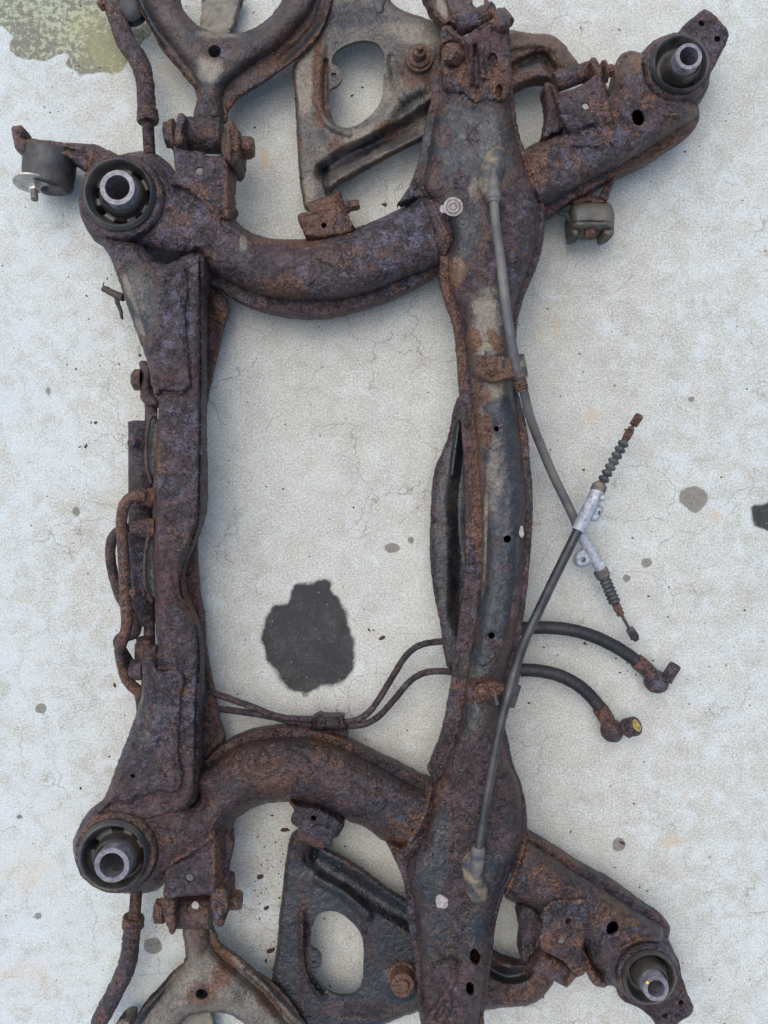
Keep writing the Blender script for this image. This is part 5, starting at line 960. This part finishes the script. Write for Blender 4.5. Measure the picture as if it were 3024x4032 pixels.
# broken clip with wire stub poking out left of the rear crossmember
WS = thing('wire_stub', 'broken dark wire stub poking out left of the rear crossmember', 'wire', *c1('D', 420, 770))
tube('strap', [(*c1('D', 345, 725), .085), (*c1('D', 400, 750), .09), (*c1('D', 475, 785), .095)], [13, 14, 16], WS, RUST, 10, wear=dict(orange=.3, dust=.4, paint=.5), amp=.0012)
tube('wire', [(*c1('D', 425, 770), .09), (*c1('D', 440, 830), .085), (*c1('D', 460, 880), .08), (*c1('D', 466, 925), .075)], [11, 9, 7, 5], WS, WIRE, 8, amp=.0012)
for i in range(7):
    a = RNG.uniform(-2.6, -.9); x, y = c1('D', 350, 725); l = RNG.uniform(10, 26)
    tube('frayed_strand', [(x, y, .085), (x + l*.5*math.cos(a), y + l*.5*math.sin(a), .088), (x + l*math.cos(a + .3), y + l*math.sin(a + .3), .09)], 1.4, WS, WIRE, 5)

# ------------------------------------------------------------------ loose flakes, pebbles, drops
def flake_mesh(sd, mat):
    r = random.Random(sd); n = r.randint(6, 9); V = []; F = []
    rad = [r.uniform(.6, 1.1) for _ in range(n)]
    for z, s in ((0, 1.0), (.34, .85)):
        for i in range(n):
            a = 2 * pi * i / n; V.append((rad[i]*s*math.cos(a), rad[i]*s*math.sin(a)*.72, z * r.uniform(.6, 1.3)))
    V.append((0, 0, .42)); 
    for i in range(n): j = (i+1) % n; F.append((i, j, n+j, n+i)); F.append((n+i, n+j, 2*n))
    F.append(tuple(range(n-1, -1, -1)))
    me = bpy.data.meshes.new('rust_flake'); me.from_pydata(V, [], F); me.materials.append(mat); return me
FM = [flake_mesh(i, FLAKE) for i in range(8)]; PMs = [flake_mesh(50 + i, STONE) for i in range(3)]
GEN = 'small dark rust flake lying loose on the pale concrete'
spots = [('Z',825,1378,14,'wide dark rust flake right of the black oil blot'),('Z',797,1360,9,'smaller rust flake just above the wide one beside the oil blot'),
 ('J',197,445,20,'long dark flake left of the lower plate arm, just under its bracket'),('J',40,750,17,None),('J',80,955,16,None),('J',110,1230,17,'blocky dark flake touching the left edge of the lower plate arm'),('J',80,1300,9,None),
 ('Z',1183,667,6,None),('F',1405,1710,8,'rust flake left of the upper bellows of the brake cables'),('U',1070,706,11,'dark rust flake left of the lower bend of the rusty pipes'),('U',755,1668,5,None),('U',897,195,4,None),
 ('E',142,118,9,None),('E',70,288,10,None),('E',25,293,7,None),('E',280,2025,11,None) if False else ('E',85,1215,5,None),('D',370,660,6,None),('D',115,648,5,None),('D',235,772,6,None),('D',583,1160,8,None),('D',445,1217,6,None),('D',165,1250,6,None),
 ('A',262,636,5,None),('B',853,1338,14,'dark flake just above the upper curved rail near the crossmember'),('B',640,625,8,'narrow rust flake inside the oval opening of the upper plate arm'),('H',742,468,6,None),('T',738,690,6,None),('T',420,262,5,None),('T',277,1312,6,None),('T',313,1433,6,None),('T',452,1450,6,None),
 ('K',675,415,7,None),('K',1050,248,6,None),('K',980,480,14,'dark crumbly flake on a grey spot right of the lower right rail'),('K',1083,745,6,None),('K',937,628,5,None),('K',512,1398,8,None),('K',1110,1,4,None),('J',497,1463,7,'dark flake inside the oval opening of the lower plate arm'),('J',460,1025,6,None),('J',120,350,6,None),('J',48,672,6,None),('J',48,858,5,None),('J',38,1025,5,None),
 ('I',97,985,5,None),('I',195,670,6,None),('C',795,173,6,None),('C',570,163,4,None),('C',340,540,4,None),('L',820,1195,5,None),('L',1127,1605,5,None),('L',140,467,5,None),('G',970,876,9,'orange rust chip between the two black hoses'),('T',20,1190,4,None),('Z',617,917,5,None),('H',870,1,4,None)]
for i, (k, x, y, r, lab) in enumerate(spots):
    X, Y = c1(k, x, y); s = r * H / FP
    o = bpy.data.objects.new('rust_flake', FM[i % 8]); COL.objects.link(o); o.location = P(X, Y, .0002); o.rotation_euler = (0, 0, RNG.uniform(0, 6.28)); o.scale = (s * RNG.uniform(.9, 1.3), s * RNG.uniform(.7, 1.), s * .7)
    tag(o, lab or GEN, 'rust flake', 'loose rust flakes')
for i, (k, x, y, r, lab) in enumerate([('U',180,1935,12,'pale grey pebble near the left edge, left of the lower left bushing'),('E',108,118,6,'small round grey pebble beside a flake left of the rear crossmember'),('T',728,948,7,'dark grey pebble on bare concrete right of the lower bellows'),('I',155,1925,0,'')]):
    if not r: continue
    X, Y = c1(k, x, y); s = r * H / FP
    o = bpy.data.objects.new('pebble', PMs[i % 3]); COL.objects.link(o); o.location = P(X, Y, .0002); o.rotation_euler = (0, 0, 1.3 * i); o.scale = (s, s, s * 1.2); tag(o, lab, 'pebble')
def scatter(name, pts, mat, base, label, cat):
    V = []; F = []
    for (x, y, z, r, az) in pts:
        n = 8; o = len(V)
        for (zz, s) in ((0, 1), (.45, .85)):
            for i in range(n): a = 2*pi*i/n + az; V.append((x + r*s*math.cos(a), y + r*s*math.sin(a)*.75, z + r*base*zz))
        V.append((x, y, z + r*base*.7))
        for i in range(n): j = (i+1) % n; F.append((o+i, o+j, o+n+j, o+n+i)); F.append((o+n+i, o+n+j, o+2*n))
    me = bpy.data.meshes.new(name); me.from_pydata(V, [], F); me.materials.append(mat); me.polygons.foreach_set('use_smooth', [True]*len(me.polygons))
    o = link(name, me, None); tag(o, label, cat, kind='stuff')
r2 = random.Random(5); pts = []
for i in range(900):
    x, y = r2.uniform(0, 3024), r2.uniform(0, 4032)
    if i > 650: x, y = r2.gauss(1130, 60), r2.gauss(3650, 260)
    X, Y, _ = P(x, y, 0); pts.append((X, Y, .0001, abs(r2.gauss(0, 1)) * .00055 + .0005, r2.uniform(0, 6)))
scatter('rust_crumbs', pts, FLAKE, .7, 'fine dark rust crumbs sprinkled over the concrete', 'crumbs')
# water drops beading on the damp steel (placed by ray cast on the finished metal)
bpy.context.view_layer.update()
dg = bpy.context.evaluated_depsgraph_get(); pts = []
cl = Vector((0, 0, H))
def drop(x, y, r):
    d = (Vector(P(x, y, 0)) - cl).normalized(); hit, loc, nor, idx, ob, mtx = SC.ray_cast(dg, cl + d * .05, d)
    if hit and ob.name.split('.')[0] not in ('concrete_slab', 'rust_flake') and nor.z > .5: pts.append((loc.x, loc.y, loc.z - r * .1, r, r2.uniform(0, 6)))
for i in range(150): drop(r2.uniform(1150, 1950), r2.uniform(2950, 3420), r2.uniform(.0014, .0040))
for i in range(60): drop(r2.uniform(1080, 1950), r2.uniform(3400, 3900), r2.uniform(.0012, .0034))
for i in range(40): drop(r2.uniform(1690, 1790), r2.uniform(1900, 2600), r2.uniform(.0009, .002))
for i in range(40): x, y = c1('H', r2.uniform(180, 1240), 0); drop(x, r2.uniform(2500, 2900), r2.uniform(.0008, .0016))
for i in range(30): x, y = c1('G', r2.uniform(600, 1000), r2.uniform(770, 1080)); drop(x, y, r2.uniform(.0009, .002))
scatter('water_drops', pts, WATER, .85, 'clear water drops beading on the damp lower steel', 'water drops')
